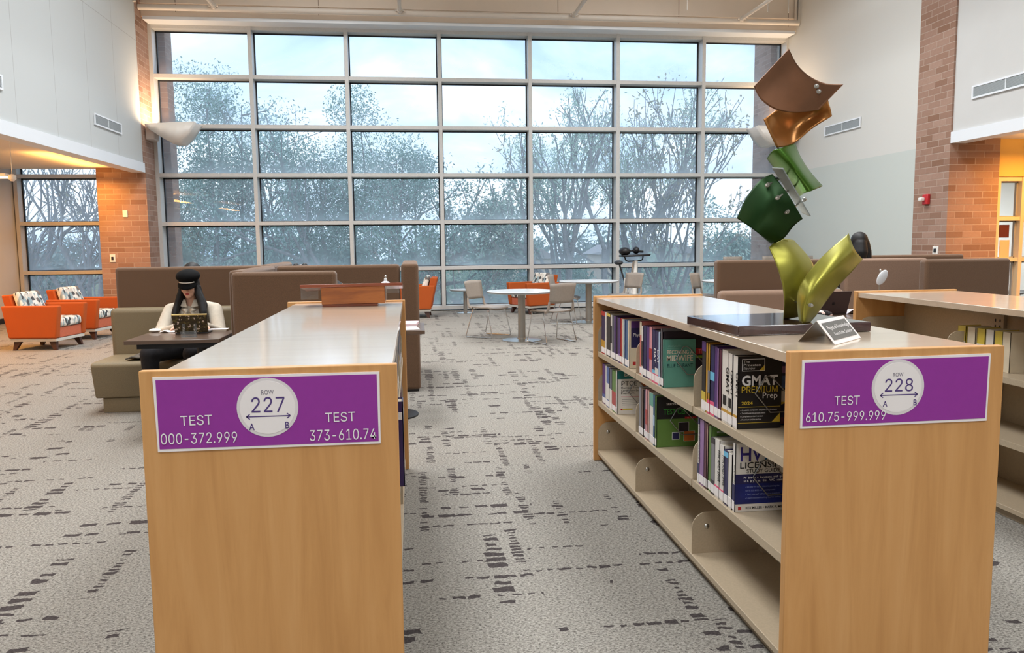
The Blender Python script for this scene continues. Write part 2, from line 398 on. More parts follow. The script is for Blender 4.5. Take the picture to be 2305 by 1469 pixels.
# plaster with panel joints along the wall
m, nt, o = fresh('jointed_plaster')
geo = nn(nt, 'ShaderNodeNewGeometry'); sp = nn(nt, 'ShaderNodeSeparateXYZ', {0: geo.outputs['Position']})
a = mth(nt, 'DIVIDE', mth(nt, 'SUBTRACT', sp.outputs[1], .35), 1.22); fr = mth(nt, 'FRACT', a)
j = lt(fr, .009)
b2 = mth(nt, 'FRACT', mth(nt, 'DIVIDE', mth(nt, 'SUBTRACT', sp.outputs[2], .42), 2.44)); j = mth(nt, 'MAXIMUM', j, lt(b2, .004))
c = mixc(nt, mth(nt, 'MULTIPLY', j, .45), lin(194, 198, 198), lin(120, 116, 112))
p = nn(nt, 'ShaderNodeBsdfPrincipled', {'Base Color': c, 'Roughness': .85})
nt.links.new(p.outputs[0], o.inputs[0]); JOINTED = m
# two-tone painted wall
m, nt, o = fresh('two_tone_plaster')
geo = nn(nt, 'ShaderNodeNewGeometry'); sp = nn(nt, 'ShaderNodeSeparateXYZ', {0: geo.outputs['Position']})
c = mixc(nt, lt(sp.outputs[2], 2.89), lin(208, 207, 202), lin(194, 200, 195))
p = nn(nt, 'ShaderNodeBsdfPrincipled', {'Base Color': c, 'Roughness': .85})
nt.links.new(p.outputs[0], o.inputs[0]); TWOTONE = m

# window glass: clear, faintly green, mirror reflection by angle, dusty film gathering along the sills, plus an even whitening that imitates outdoor haze
def glass(name, film, tint):
    m, nt, o = fresh(name)
    geo = nn(nt, 'ShaderNodeNewGeometry'); tc = nn(nt, 'ShaderNodeTexCoord')
    dt = nn(nt, 'ShaderNodeVectorMath', {0: geo.outputs['Incoming'], 1: geo.outputs['Normal']}, operation='DOT_PRODUCT').outputs['Value']
    k = mth(nt, 'SUBTRACT', 1., mth(nt, 'ABSOLUTE', dt), clamp=True)
    fr = mth(nt, 'MULTIPLY_ADD', mth(nt, 'POWER', k, 5.), .96, .04)
    t = nn(nt, 'ShaderNodeBsdfTransparent', {0: tint}); g = nn(nt, 'ShaderNodeBsdfGlossy', {0: (1, 1, 1, 1), 'Roughness': 0})
    s = nn(nt, 'ShaderNodeMixShader', {0: fr, 1: t.outputs[0], 2: g.outputs[0]})
    gz = nn(nt, 'ShaderNodeSeparateXYZ', {0: tc.outputs['Generated']}).outputs[2]
    nz = nn(nt, 'ShaderNodeTexNoise', {'Vector': geo.outputs['Position'], 'Scale': 2.2, 'Detail': 4})
    e = mth(nt, 'POWER', mth(nt, 'SUBTRACT', 1., gz, clamp=True), 5.)
    amt = mth(nt, 'ADD', mth(nt, 'MULTIPLY', mth(nt, 'MULTIPLY', e, nz.outputs[0]), film * 1.6), mth(nt, 'MULTIPLY_ADD', nz.outputs[0], film * .4, film * .55))
    df = nn(nt, 'ShaderNodeBsdfTranslucent', {0: (.9, .95, .97, 1)})
    s2 = nn(nt, 'ShaderNodeMixShader', {0: amt, 1: s.outputs[0], 2: df.outputs[0]})
    nt.links.new(s2.outputs[0], o.inputs[0]); return m
GLASS = glass('window_glass', .31, (.93, .97, .985, 1))
GLASS2 = glass('storefront_glass', .05, (.97, .99, .99, 1))
CLEAR = glass('clear_acrylic', .05, (.9, .93, .95, 1))
FROST = mat('frosted_shade', lin(236, 240, 244), .35, trans=.2)
# ---------------------------------------------------------------- the setting
XL, XR, YW = -5.09, 8.25, 17.1
CEIL_Z = 7.6
struct('floor', MB().box(-8.2, 14.5, -5, 17.55, -.12, 0), CARPET, smooth=False)
struct('ceiling', MB().box(-5.4, 8.7, -5, 17.4, CEIL_Z, CEIL_Z + .15), CEIL, smooth=False)
struct('ceiling_low_west', MB().box(-8.0, XL - .24, -5, 16.6, 2.95, 3.1), CEIL, smooth=False)
struct('ceiling_low_east', MB().box(XR + .24, 14.3, -5, 16.5, 2.95, 3.1), CEIL, smooth=False)
struct('wall_left', MB().box(XL - .2, XL, -5, 16.25, 2.86, CEIL_Z), JOINTED, smooth=False)
struct('wall_left_low', MB().box(-8.0, -7.78, -5, 17.3, 0, 3.4), PLASTER, smooth=False)
struct('wall_left_pier', MB().box(-6.0, XL, 16.35, 17.0, 0, 2.95).box(XL - .25, XL, 16.25, 17.5, 2.95, CEIL_Z).box(XL - .25, XL, 17.0, 17.5, 0, 2.95), BRICK, smooth=False)
struct('wall_left_head', MB().box(-7.78, -6.0, 16.62, 17.3, 3.22, 3.5), PLASTER, smooth=False)
struct('wall_right', MB().box(XR, XR + .2, 12.3, 17.5, 0, CEIL_Z), TWOTONE, smooth=False)
struct('wall_right_upper', MB().box(XR, XR + .2, -5, 11.45, 2.88, CEIL_Z), PLASTER, smooth=False)
struct('wall_right_pier', MB().box(XR - .03, 9.06, 11.45, 12.3, 0, 2.95).box(XR - .03, XR + .24, 11.45, 12.3, 2.95, CEIL_Z), BRICK, smooth=False)
struct('wall_back', MB().box(-8.0, 14.5, -5.2, -5, 0, CEIL_Z), PLASTER, smooth=False)
struct('wall_window_head', MB().box(XL, XR, 16.62, 17.5, 5.86, CEIL_Z), BEIGE, smooth=False)
struct('wall_right_low', MB().box(14.3, 14.5, -5, 16.5, 0, 3.1), PLASTER, smooth=False)
struct('wall_office', MB().box(8.5, 14.5, 16.3, 16.5, 0, 3.1), PLASTER, smooth=False)
struct('wall_right_bulkhead', MB().box(9.06, 14.3, 11.5, 11.7, 2.37, 2.95), YELLOW, smooth=False)
t = struct('trim_1', MB().box(XL + .03, XR - .03, 16.60, 16.99, 5.80, 5.86), TRIMW, smooth=False)
struct('trim_2', MB().box(XL - .22, XL + .03, -5, 16.25, 2.85, 3.03), TRIMW, smooth=False)
struct('trim_3', MB().box(XR - .03, XR + .22, -5, 11.45, 2.87, 3.04), TRIMW, smooth=False)
struct('trim_4', MB().box(XL, XR, 16.585, 16.62, 6.10, 6.12), BEIGE, smooth=False)
struct('baseboard_left', MB().box(-7.78, -7.76, -5, 17.0, 0, .1), BLACKP, smooth=False)
# joints of the plaster boards above the window
for px in (395, 717, 1256, 1528, 1775):
    q = Yp(px, 20, 16.62)
    struct('trim_5', MB().box(q.x - .006, q.x + .006, 16.614, 16.625, 5.95, CEIL_Z), mat('joint_line', lin(160, 140, 122), .9), smooth=False)

def window(name, xs, zs, y, depth, face, glassm, framem, gask=None):
    root = thing(name, None, None, ((xs[0] + xs[-1]) / 2, y, 0)); root['kind'] = 'structure'
    ox, oy = root.location.x, y
    h = face / 2
    for i, x in enumerate(xs):
        build('mullion', MB().box(x - h - ox, x + h - ox, -depth, .06, zs[-1] - h, zs[0] + h), framem, root, smooth=False)
    for i in range(len(xs) - 1):
        for z in zs:
            build('transom', MB().box(xs[i] + h - ox, xs[i + 1] - h - ox, -depth + .012, .05, z - h, z + h), framem, root, smooth=False)
        for j in range(len(zs) - 1):
            a, b, c, d = xs[i] + h - ox, xs[i + 1] - h - ox, zs[j + 1] + h, zs[j] - h
            build('pane', MB().add([(a, .012, c), (b, .012, c), (b, .012, d), (a, .012, d)], [(0, 1, 2, 3)]), glassm, root, smooth=False)
            g = .022
            k = MB().box(a, a + g, -.012, .03, c, d).box(b - g, b, -.012, .03, c, d).box(a, b, -.012, .03, d - g, d).box(a, b, -.012, .03, c, c + g * .6)
            build('gasket', k, gask or GASKET, root, smooth=False)
    return root
WX = [-5.045 + i * 1.8985 for i in range(8)]
WX[0] = -5.055
window('window_1', WX, [5.77, 4.815, 3.835, 2.862, 1.885, .912, .07], YW + .13, .27, .075, GLASS, ALU)
window('window_2', [-7.72, -6.03], [3.2, 2.84, 1.91, .935, .1], 17.1, .20, .07, GLASS, ALU)
window('window_3', [9.1, 9.52, 10.6, 11.7, 12.8], [2.33, 1.72, 1.08, .06], 11.58, .10, .06, GLASS2, mat('cream_frame', lin(214, 196, 164), .5), mat('grey_gasket', lin(150, 150, 148), .5))

# ---- fittings on the walls
def vent(y0, y1, z, x, sgn, label):
    t = thing('air_vent', label, 'vent', (x, (y0 + y1) / 2, z), 0, 'wall air vents')
    L2 = (y1 - y0) / 2
    fr = MB().box(0, .025 * sgn, -L2, L2, .07, .095).box(0, .025 * sgn, -L2, L2, -.095, -.07).box(0, .025 * sgn, -L2, -L2 + .03, -.07, .07).box(0, .025 * sgn, L2 - .03, L2, -.07, .07)
    build('frame', fr, TRIMW, t, smooth=False)
    build('backing', MB().box(0, .004 * sgn, -L2, L2, -.08, .08), mat('duct_grey', lin(186, 194, 198), .6), t, smooth=False)
    lv = MB()
    for k in range(9): lv.hexa([(.004 * sgn, -L2 + .03, -.066 + k * .0155), (.018 * sgn, -L2 + .03, -.07 + k * .0155), (.018 * sgn, L2 - .03, -.07 + k * .0155), (.004 * sgn, L2 - .03, -.066 + k * .0155)],
                               [(.004 * sgn, -L2 + .03, -.062 + k * .0155), (.018 * sgn, -L2 + .03, -.066 + k * .0155), (.018 * sgn, L2 - .03, -.066 + k * .0155), (.004 * sgn, L2 - .03, -.062 + k * .0155)])
    lv.box(.004 * sgn, .02 * sgn, -.01, .01, -.07, .07)
    build('louvres', lv, mat('louvre_grey', lin(214, 220, 222), .5), t, smooth=False)
vent(13.92, 15.14, 3.51, XL, 1, 'white louvred air vent on plaster wall beside the brick pier with the lamp')
vent(9.8, 10.98, 3.50, XL, 1, 'white air vent cut by the picture edge, high over the armchair lounge')
vent(13.98, 15.27, 3.57, XR, -1, 'white louvred air vent on plaster wall behind the sculpture')
vent(9.7, 11.04, 3.55, XR, -1, 'long white air vent above the opening beside the tall brick pier')

def sconce(x, sgn, y, label):
    t = thing('wall_lamp', label, 'lamp', (x, y, 3.36), 0, 'bowl shaped wall uplights')
    build('bracket', MB().box(0, .17 * sgn, -.16, .16, .14, .40), mat('lamp_mount', lin(200, 190, 182), .5), t, bevel=.02)
    # open boat shaped bowl: side profile swept across, tilted outer rim
    prof = [(.05, .40), (.16, .30), (.34, .18), (.52, .08), (.66, .09), (.80, .22), (.97, .47)]
    b = MB(); hw = .34
    rows = []
    for i, (px, pz) in enumerate(prof):
        k = hw * (1 - .10 * abs(i - 3) / 3)
        rows.append([(px * sgn, -k, pz), (px * sgn, -k * .5, pz - .01), (px * sgn, k * .5, pz - .01), (px * sgn, k, pz)])
    b.grid(rows)
    for sdir in (0, 3):
        rim = [(p[sdir][0], p[sdir][1], p[sdir][2]) for p in rows]
        top = [(r[0], r[1], .42 + .05 * (abs(r[0]) - .05) / .92) for r in rim]
        b.grid([rim, top])
    build('shade', b, mat('lamp_bowl', lin(226, 220, 212), .5), t, solid=.012)
    build('bulb', MB().ell((.42 * sgn, 0, .26), .05, .16, .04), mat('lit_bulb', lin(255, 230, 190), .5, emit=(1, .8, .5, 1), es=8), t)
    l = bpy.data.lights.new('uplight', 'AREA'); l.shape = 'RECTANGLE'; l.size = .5; l.size_y = .4; l.energy = 46; l.color = (1, .70, .44)
    o = bpy.data.objects.new('uplight', l); COL.objects.link(o); o.location = (x + .40 * sgn, y, 3.74); o.rotation_euler = (math.pi, math.radians(-24) * sgn, 0)
sconce(XL, 1, 16.62, 'bowl uplight mounted on brick pier beside the tall window')
sconce(XR, -1, 16.55, 'bowl uplight on plaster wall, partly hidden behind the bronze sculpture plate')

PIPE = mat('white_pipe', lin(216, 206, 194), .5)
t = thing('sprinkler_pipe', 'pale pipe run across the top of the window with branch pipes', 'pipe', (1.6, 16.45, 5.98))
build('main_pipe', MB().tube([(-6.6 - .08, 0, 0), (6.62, 0, 0)], .055, 12), PIPE, t)
for px, y in ((482, 27), (900, 42), (1292, 50), (1668, 57)):
    x = Yp(px, y, 16.4).x - 1.6
    build('branch_pipe', MB().tube([(x, .0, .03), (x, -14, .03)], .038, 10), PIPE, t)
    build('coupling', MB().tube([(x, -.16, .03), (x, -.02, .03)], .055, 10).tube([(x - .09, -.1, .03), (x + .09, -.1, .03)], .018, 8), PIPE, t)
for px in (1525, 1700, 1745):
    x = Yp(px, 30, 16.45).x - 1.6
    build('hanger', MB().tube([(x, -.6, .03), (x, -.6, CEIL_Z - 5.98)], .012, 6), PIPE, t)
tag(build('conduit', MB().tube([(-5.06, 16.18, 6.0), (-5.06, 16.18, CEIL_Z - .02)], .03, 8), PIPE), 'pale vertical conduit up the plaster wall edge above the brick pier', 'conduit')
tag(build('conduit', MB().tube([(8.21, 16.57, 6.0), (8.21, 16.57, CEIL_Z - .02)], .03, 8), PIPE), 'pale vertical conduit at the window head corner behind the sculpture', 'conduit')

def plate(name, label, c, w_, h_, m, n='y', kid=None):
    t = thing(name, label, 'switch' if 'switch' in name else name.replace('_', ' '), c)
    if n == 'y': build('cover_plate', MB().box(-w_ / 2, w_ / 2, -.018, 0, -h_ / 2, h_ / 2), m, t, bevel=.004)
    else: build('cover_plate', MB().box(-.018, 0, -w_ / 2, w_ / 2, -h_ / 2, h_ / 2), m, t, bevel=.004)
    if kid:
        if n == 'y': build(kid, MB().box(-w_ * .2, w_ * .2, -.028, -.016, -h_ * .25, h_ * .2), GASKET, t, bevel=.002)
        else: build(kid, MB().box(-.028, -.016, -w_ * .2, w_ * .2, -h_ * .25, h_ * .2), GASKET, t, bevel=.002)
q = Yp(282, 481, 16.35); plate('wall_sensor', 'small cream sensor box high on the orange brick pier', q, .09, .13, WHITEP)
q = Yp(254, 581, 16.35); plate('light_switch', 'white switch plate on brick pier above the tan booth', q, .10, .15, WHITEP, kid='rocker')
q = Xp(2107, 563, XR - .03); plate('light_switch', 'white switch plate low on brick pier behind the booth tops', q, .13, .13, WHITEP, n='x', kid='rocker')
q = Xp(2087, 450, XR - .03)
t = thing('fire_alarm_strobe', 'red fire alarm strobe with white lens on brick pier', 'fire alarm', q)
build('housing', MB().box(-.05, 0, -.08, .06, -.07, .09), RED, t, bevel=.01)
build('lens', MB().box(-.13, -.05, -.02, .05, -.02, .04), WHITEP, t, bevel=.015)

# pendant strip lamp at the edge of the low lounge
t = thing('pendant_lamp', 'glowing linear pendant lamp hung by a cable under low ceiling', 'lamp', (-6.75, 12.2, 2.70))
q = Yp(12, 395, 12.2); t.location = q
build('diffuser', MB().box(-1.2, .02, -.05, .05, -.04, -.01), mat('lit_diffuser', lin(255, 220, 170), .5, emit=(1, .72, .40, 1), es=2.2), t, bevel=.01)
build('housing', MB().box(-1.2, .03, -.06, .06, -.01, .03), WHITEP, t, bevel=.01)
build('end_cap', MB().lathe([(.02, .05), (.05, .03), (.05, -.02), (.02, -.05)], 14, (.09, 0, -.03)), WHITEP, t)
build('cable', MB().tube([(.09, 0, .0), (.09, 0, 2.95 - q.z)], .006, 6), WHITEP, t)

# papers on the office glass and the dark chair behind it
q = Yp(2260, 520, 11.555); tag(build('poster', MB().box(q.x - .085, q.x + .085, q.y - .004, q.y + .004, q.z - .10, q.z + .10), [mat('maroon_card', lin(84, 28, 24), .6)], smooth=False), 'small dark maroon notice stuck on the office glass', 'notice')
q = Yp(2260, 560, 11.555); tag(build('poster', MB().box(q.x - .08, q.x + .085, q.y - .004, q.y + .004, q.z - .14, q.z + .14), [mat('peach_card', lin(226, 180, 140), .6)], smooth=False), 'peach paper notice stuck on the office glass under the maroon one', 'notice')
# ---------------------------------------------------------------- bookcases
def rrect(a0, a1, b0, b1, r, corners=(1, 1, 1, 1), n=6):
    """rounded rectangle outline; corners: (a0b0, a1b0, a1b1, a0b1)"""
    pts = []
    for (cx, cy, s, on) in ((a0, b0, 180, corners[0]), (a1, b0, 270, corners[1]), (a1, b1, 0, corners[2]), (a0, b1, 90, corners[3])):
        if not on: pts.append((cx, cy)); continue
        ox = cx + (r if cx == a0 else -r); oy = cy + (r if cy == b0 else -r)
        for k in range(n + 1):
            a = math.radians(s + 90 * k / n); pts.append((ox + r * math.cos(a), oy + r * math.sin(a)))
    return pts
def bookcase(label, x0, x1, y0, y1, ends, levels, tx0, tx1, faces=(-1, 1)):
    """double sided steel case: maple end panels and top, tan shelves, rounded brackets at the bays"""
    cx, cyy = (x0 + x1) / 2, (y0 + y1) / 2
    t = thing('bookcase', label, 'bookcase', (cx, cyy, 0), 0, 'low double sided bookcases')
    def B(a, b, c, d, e, f): return MB().box(a - cx, b - cx, c - cyy, d - cyy, e, f)
    build('end_panel', B(x0, x1, y1 - .03, y1, 0, 1.078), MAPLE, t, bevel=.003)
    if ends > 1: build('end_panel', B(x0, x1, y0, y0 + .03, 0, 1.078), MAPLE, t, bevel=.003)
    ya, yb = (y0 + .03 if ends > 1 else y0), y1 - .03
    build('top_panel', B(tx0, tx1, ya, yb, 1.035, 1.068), MAPLE_TOP, t, bevel=.002)
    m = (x0 + x1) / 2
    build('back_panel', B(m - .012, m + .012, ya, yb, .06, 1.03), STEELTAN, t, smooth=False)
    n = 3 if y1 - y0 > 2 else 2
    bays = [ya + (yb - ya) * i / n for i in range(n + 1)]
    for face in faces:
        e = x0 + .022 if face < 0 else x1 - .022
        inner = m + .012 * face
        lo, hi = (e, inner) if face < 0 else (inner, e)
        build('base_deck', MB().box(lo - cx, hi - cx, ya - cyy, yb - cyy, .045, .07).box((lo + .03 if face < 0 else lo) - cx, (hi if face < 0 else hi - .03) - cx, ya - cyy, yb - cyy, 0, .045), STEELTAN, t, bevel=.002)
        for i in range(n):
            for z in levels[i]:
                b = B(lo + (.007 if face < 0 else 0), hi - (0 if face < 0 else .007), bays[i] + .006, bays[i + 1] - .006, z - .018, z)
                b.box((e - cx) if face < 0 else (e - cx - .006), (e - cx + .006) if face < 0 else e - cx, bays[i] + .006 - cyy, bays[i + 1] - .006 - cyy, z - .03, z + .002)
                build('shelf', b, STEELTAN, t, bevel=.001)
        for i in range(n + 1):
            yy = bays[i] + (.004 if i == 0 else -.004 if i == n else 0)
            if 0 < i < n:
                u = B(inner - .02 if face < 0 else inner, inner if face < 0 else inner + .02, yy - .045, yy + .045, .07, 1.03)
                build('upright', u, STEELTAN, t, smooth=False)
                sl = MB()
                for k in range(26):
                    z = .1 + k * .034
                    for dy in (-.018, .018): sl.box((inner - .0215 if face < 0 else inner + .02) - cx, (inner - .02 if face < 0 else inner + .0215) - cx, yy + dy - .004 - cyy, yy + dy + .004 - cyy, z, z + .016)
                build('slots', sl, GASKET, t, smooth=False)
            for z in sorted(set(list(levels[min(i, n - 1)]) + [.07])):
                if z > .95: continue
                a, b2 = (e + .004, inner) if face < 0 else (inner, e - .004)
                poly = rrect(a - cx, b2 - cx, z - .005, z + .185, .07, (0, 0, 0, 1) if face < 0 else (0, 0, 1, 0))
                build('shelf_bracket', MB().prism(poly, yy - .0025 - cyy, yy + .0025 - cyy, 'y'), STEELTAN, t, smooth=False)
                for sy in (-1, 1):
                    build('rivet', MB().lathe([(.012, 0), (.009, .004 * sy), (.004, .006 * sy)], 10, ((e - face * .07) - cx, yy + .0025 * sy - cyy, z + .12), axis='y'), STEEL, t) if 0 < i < n or (sy > 0) == (i == 0) else None
    return t
LV = (.40, .72)
caseL = bookcase('maple ended low bookcase wearing the purple row 227 sign', -.763, -.052, 2.29, 4.99, 2, [(.30, .62), LV, LV], -.715, -.066, (1, -1))
caseR = bookcase('maple ended low bookcase wearing the purple row 228 sign', 1.149, 1.872, 2.30, 5.0, 2, [LV, LV, LV], 1.163, 1.858)
caseS = bookcase('low bookcase at the picture edge with nearly empty shelves and small books', 2.93, 3.66, 2.3, 4.99, 1, [LV, LV, LV], 2.945, 3.645)

# ---- row signs, stuck to the end panels
def row_sign(label, corners, num, circ, texts, Y):
    a, b, c, d = [Yp(px, py, Y) for px, py in corners]            # tl tr br bl
    o0 = (a + b + c + d) / 4
    t = thing('row_sign', label, 'sign', o0)
    def q(pts, y0, y1): return MB().hexa([(p.x - o0.x, y1, p.z - o0.z) for p in pts], [(p.x - o0.x, y0, p.z - o0.z) for p in pts])
    build('border', q((a, b, c, d), -.0015, .0035), PAPER, t, smooth=False)
    ce = (a + b + c + d) / 4; k = .975; k2 = .935
    ux = (b - a + c - d) / 2; uz = (a - d + b - c) / 2
    pts = [ce + ux * (.5 * sx * .978) + uz * (.5 * sz * .93) for sx, sz in ((-1, 1), (1, 1), (1, -1), (-1, -1))]
    build('purple_field', q(pts, -.0025, -.0012), PURPLE, t, smooth=False)
    c0 = Yp(circ[0], circ[1], Y); r = (Yp(circ[0] + circ[2], circ[1], Y) - c0).length
    for rr, mm, yy in ((r, PAPER2, -.0035), (r * .90, PAPER, -.0042)):
        build('round_label', MB().lathe([(rr, yy), (rr, -.0022)], 48, (c0.x - o0.x, 0, c0.z - o0.z), axis='y'), mm, t, smooth=False)
    def tx(s, x0, x1, y0, y1, h, m, wt=0, off=.0046):
        p, p2, p3 = Yp(x0, y0, Y), Yp(x1, y1, Y), Yp(x0, y0 - h, Y)
        text('lettering', s, m, t, p - o0, p2 - o0, (p3 - p).length, (0, -1, 0), wt, off)
    X0, Y0, R0 = circ
    tx('ROW', X0 - .20 * R0, X0 + .20 * R0, Y0 - .43 * R0 + 1, Y0 - .43 * R0, 10 * R0 / 69, INKG, .0005)
    tx(num, X0 - .52 * R0, X0 + .56 * R0, Y0 + .17 * R0, Y0 + .14 * R0, 34 * R0 / 69, INK)
    tx('A', X0 - .60 * R0, X0 - .42 * R0, Y0 + .74 * R0, Y0 + .735 * R0, 15 * R0 / 69, INK, .02)
    tx('B', X0 + .58 * R0, X0 + .71 * R0, Y0 + .68 * R0, Y0 + .675 * R0, 15 * R0 / 69, INK, .02)
    # double headed arrow
    p, p2 = Yp(X0 - .69 * R0, Y0 + .31 * R0, Y) - o0, Yp(X0 + .74 * R0, Y0 + .26 * R0, Y) - o0
    d_ = (p2 - p).normalized(); n_ = Vector((-d_.z, 0, d_.x)); wv = r * .018
    ar = MB()
    def seg(s, e):
        dd = (e - s).normalized(); nn_ = Vector((-dd.z, 0, dd.x)) * wv
        ar.add([tuple(v + Vector((0, -.0046, 0))) for v in (s - nn_, e - nn_, e + nn_, s + nn_)], [(0, 1, 2, 3)])
    seg(p, p2)
    for s, e, sg in ((p, p2, 1), (p2, p, -1)):
        for ud in (-1, 1): seg(s, s + d_ * (.11 * r * sg) + n_ * (.085 * r * ud))
    build('arrow', ar, INK, t, smooth=False)
    for s, x0, x1, y0, y1, h in texts: tx(s, x0, x1, y0, y1, h, WHITE, 0, .0050)
row_sign('purple sign reading row 227 on the bookcase end under the lectern', [(343, 849), (854, 836), (857, 997), (356, 1017)], '227', (603, 916, 69),
         [('TEST', 408, 479, 957, 954, 22), ('000-372.999', 364, 535, 999, 994, 24), ('TEST', 733, 800, 949, 946, 21), ('373-610.74', 698, 847, 991, 986, 24)], 2.287)
row_sign('purple sign reading row 228 on the bookcase end under the sculpture', [(1806, 811), (2230, 795), (2220, 946), (1801, 964)], '228', (2020, 871, 58.5),
         [('TEST', 1876, 1933, 911, 909, 20), ('610.75-999.999', 1812, 1991, 949, 943, 21)], 2.297)

# ---------------------------------------------------------------- sculpture on the row 228 bookcase
t = thing('sculpture', 'abstract sculpture of curled bronze, green and olive metal sheets on dark slab', 'sculpture', (1.53, 3.05, 1.068))
o0 = t.location.copy()
def spline(pts, n):
    """smooth resample of a short list of points"""
    P = [Vector(p) for p in pts]; k = len(P) - 1; out = []
    for i in range(n + 1):
        s = i / n * k; j = min(int(s), k - 1); f = s - j
        p0, p1, p2, p3 = P[max(j - 1, 0)], P[j], P[j + 1], P[min(j + 2, k)]
        out.append(.5 * ((2 * p1) + (p2 - p0) * f + (2 * p0 - 5 * p1 + 4 * p2 - p3) * f * f + (3 * p1 - p0 - 3 * p2 + p3) * f ** 3))
    return out
def sheet(name, curves, m, th=.005, n=22, across=14, label=None):
    rows = []
    cs = [spline([Yp(x, y, Y) - o0 for x, y, Y in c], n) for c in curves]
    for i in range(n + 1): rows.append(spline([c[i] for c in cs], across))
    o = build(name, MB().grid(rows), m, t, solid=th, sharp=60)
    if label: o['label'] = label
    return o
def metalpaint(name, c, rough=.3, aniso=0):
    m = mat(name, c, rough, metal=.6, noise=.12, nscale=7); return m
MB1 = metalpaint('bronze_brown', lin(128, 92, 70), .36); MB2 = metalpaint('bronze_gold', lin(164, 110, 56), .26)
MG1 = metalpaint('leaf_green', lin(70, 112, 34), .3); MG2 = metalpaint('bottle_green', lin(24, 58, 20), .42)
MO = metalpaint('olive_gold', lin(150, 146, 58), .34); MGR = metalpaint('pewter', lin(150, 158, 156), .35)
sheet('curved_plate', [[(1776, 110, 2.84), (1793, 143, 2.88), (1820, 170, 2.90), (1856, 187, 2.89), (1898, 190, 2.84)],
                       [(1697, 195, 2.93), (1712, 223, 2.97), (1744, 245, 2.99), (1790, 253, 2.98), (1843, 247, 2.93)]], MB1, label='bronze brown top plate')
sheet('curved_plate', [[(1719, 268, 3.0), (1764, 238, 3.03), (1815, 226, 3.04), (1864, 226, 3.03)],
                       [(1735, 302, 2.99), (1776, 284, 3.08), (1822, 262, 3.09), (1869, 245, 3.02)],
                       [(1749, 332, 3.0), (1785, 324, 3.05), (1830, 287, 3.05), (1873, 261, 3.02)]], MB2, label='golden bronze plate under the top one')
sheet('curved_plate', [[(1727, 356, 3.07), (1748, 384, 3.07), (1775, 415, 3.07), (1799, 443, 3.07)],
                       [(1738, 340, 2.99), (1768, 372, 2.985), (1793, 404, 2.985), (1812, 434, 3.0)],
                       [(1758, 333, 2.97), (1782, 362, 2.96), (1807, 396, 2.965), (1830, 428, 2.98)],
                       [(1789, 323, 3.06), (1801, 353, 3.06), (1823, 387, 3.06), (1851, 419, 3.06)]], MG1, label='leaf green rolled plate')
sheet('curved_plate', [[(1738, 377, 2.99), (1772, 428, 2.985), (1806, 478, 2.985)], [(1762, 378, 2.945), (1793, 432, 2.945), (1824, 486, 2.95)]], MGR, label='pewter grey flange strip')
sheet('curved_plate', [[(1659, 491, 3.02), (1680, 446, 3.0), (1710, 407, 2.98), (1738, 392, 2.98)],
                       [(1697, 517, 2.96), (1722, 478, 2.93), (1748, 448, 2.92), (1772, 436, 2.94)],
                       [(1736, 549, 3.02), (1763, 536, 2.99), (1786, 508, 2.97), (1806, 492, 2.97)]], MG2, label='dark bottle green plate')
sheet('curved_plate', [[(1731, 556, 2.99), (1748, 596, 2.95), (1761, 640, 2.94), (1765, 680, 2.95), (1763, 719, 3.01)],
                       [(1756, 538, 3.03), (1788, 580, 2.97), (1802, 630, 2.95), (1797, 678, 2.96), (1783, 715, 3.01)],
                       [(1786, 541, 3.09), (1826, 588, 3.03), (1834, 632, 3.0), (1822, 676, 3.0), (1802, 711, 3.02)]], MO, label='olive upright curl on the window side')
sheet('curved_plate', [[(1748, 530, 3.05), (1758, 538, 3.03), (1772, 540, 3.04)], [(1740, 558, 3.04), (1757, 556, 3.03), (1775, 552, 3.04)]], MO, n=8, across=5)
sheet('curved_plate', [[(1910, 526, 2.99), (1874, 556, 2.92), (1837, 593, 2.88), (1806, 634, 2.86), (1795, 672, 2.86), (1800, 726, 2.86)],
                       [(1922, 560, 2.93), (1889, 588, 2.86), (1856, 622, 2.82), (1827, 660, 2.80), (1813, 692, 2.81), (1810, 728, 2.83)],
                       [(1941, 583, 3.0), (1910, 618, 2.93), (1881, 648, 2.9), (1853, 685, 2.89), (1837, 708, 2.88), (1823, 724, 2.88)]], MO, label='olive leaning half tube')
def bolt(a, b, Ya, Yb, r=.0055):
    p, q = Yp(*a, Ya) - o0, Yp(*b, Yb) - o0; d = (q - p).normalized(); L2 = (q - p).length
    mb = MB().tube([p, q], r * .7, 10).tube([p - d * .004, p + d * .006], r * 1.2, 6).tube([p + d * .006, p + d * .016], r * 1.5, 12).tube([q - d * .012, q], r * 1.4, 10).ell(p - d * .004, r * .8, r * .8, r * .8, 10, 6)
    build('bolt', mb, STEEL, t)
bolt((1726, 417), (1768, 396), 2.93, 3.04); bolt((1749, 446), (1790, 418), 2.89, 3.04); bolt((1770, 478), (1812, 448), 2.93, 3.05)
bolt((1838, 193), (1840, 208), 2.84, 2.99); bolt((1843, 205), (1845, 218), 2.85, 2.99); bolt((1827, 687), (1786, 678), 2.77, 2.97, .005)
P0 = [Zp(1662, 757, 1.0685), Zp(1961, 746, 1.0685)]
zt = 1.068 + .040
fl_, fr_ = P0; dirx = (fr_ - fl_).normalized(); bk = Vector((-dirx.y, dirx.x, 0)) * .46
pts = [(p - o0) for p in (fl_, fr_, fr_ + bk, fl_ + bk)]
build('base_slab', MB().hexa([(p.x, p.y, .0006) for p in pts], [(p.x, p.y, .038) for p in pts]), mat('dark_slab', lin(64, 42, 42), .12, coat=1, noise=.15, nscale=30), t, bevel=.004)

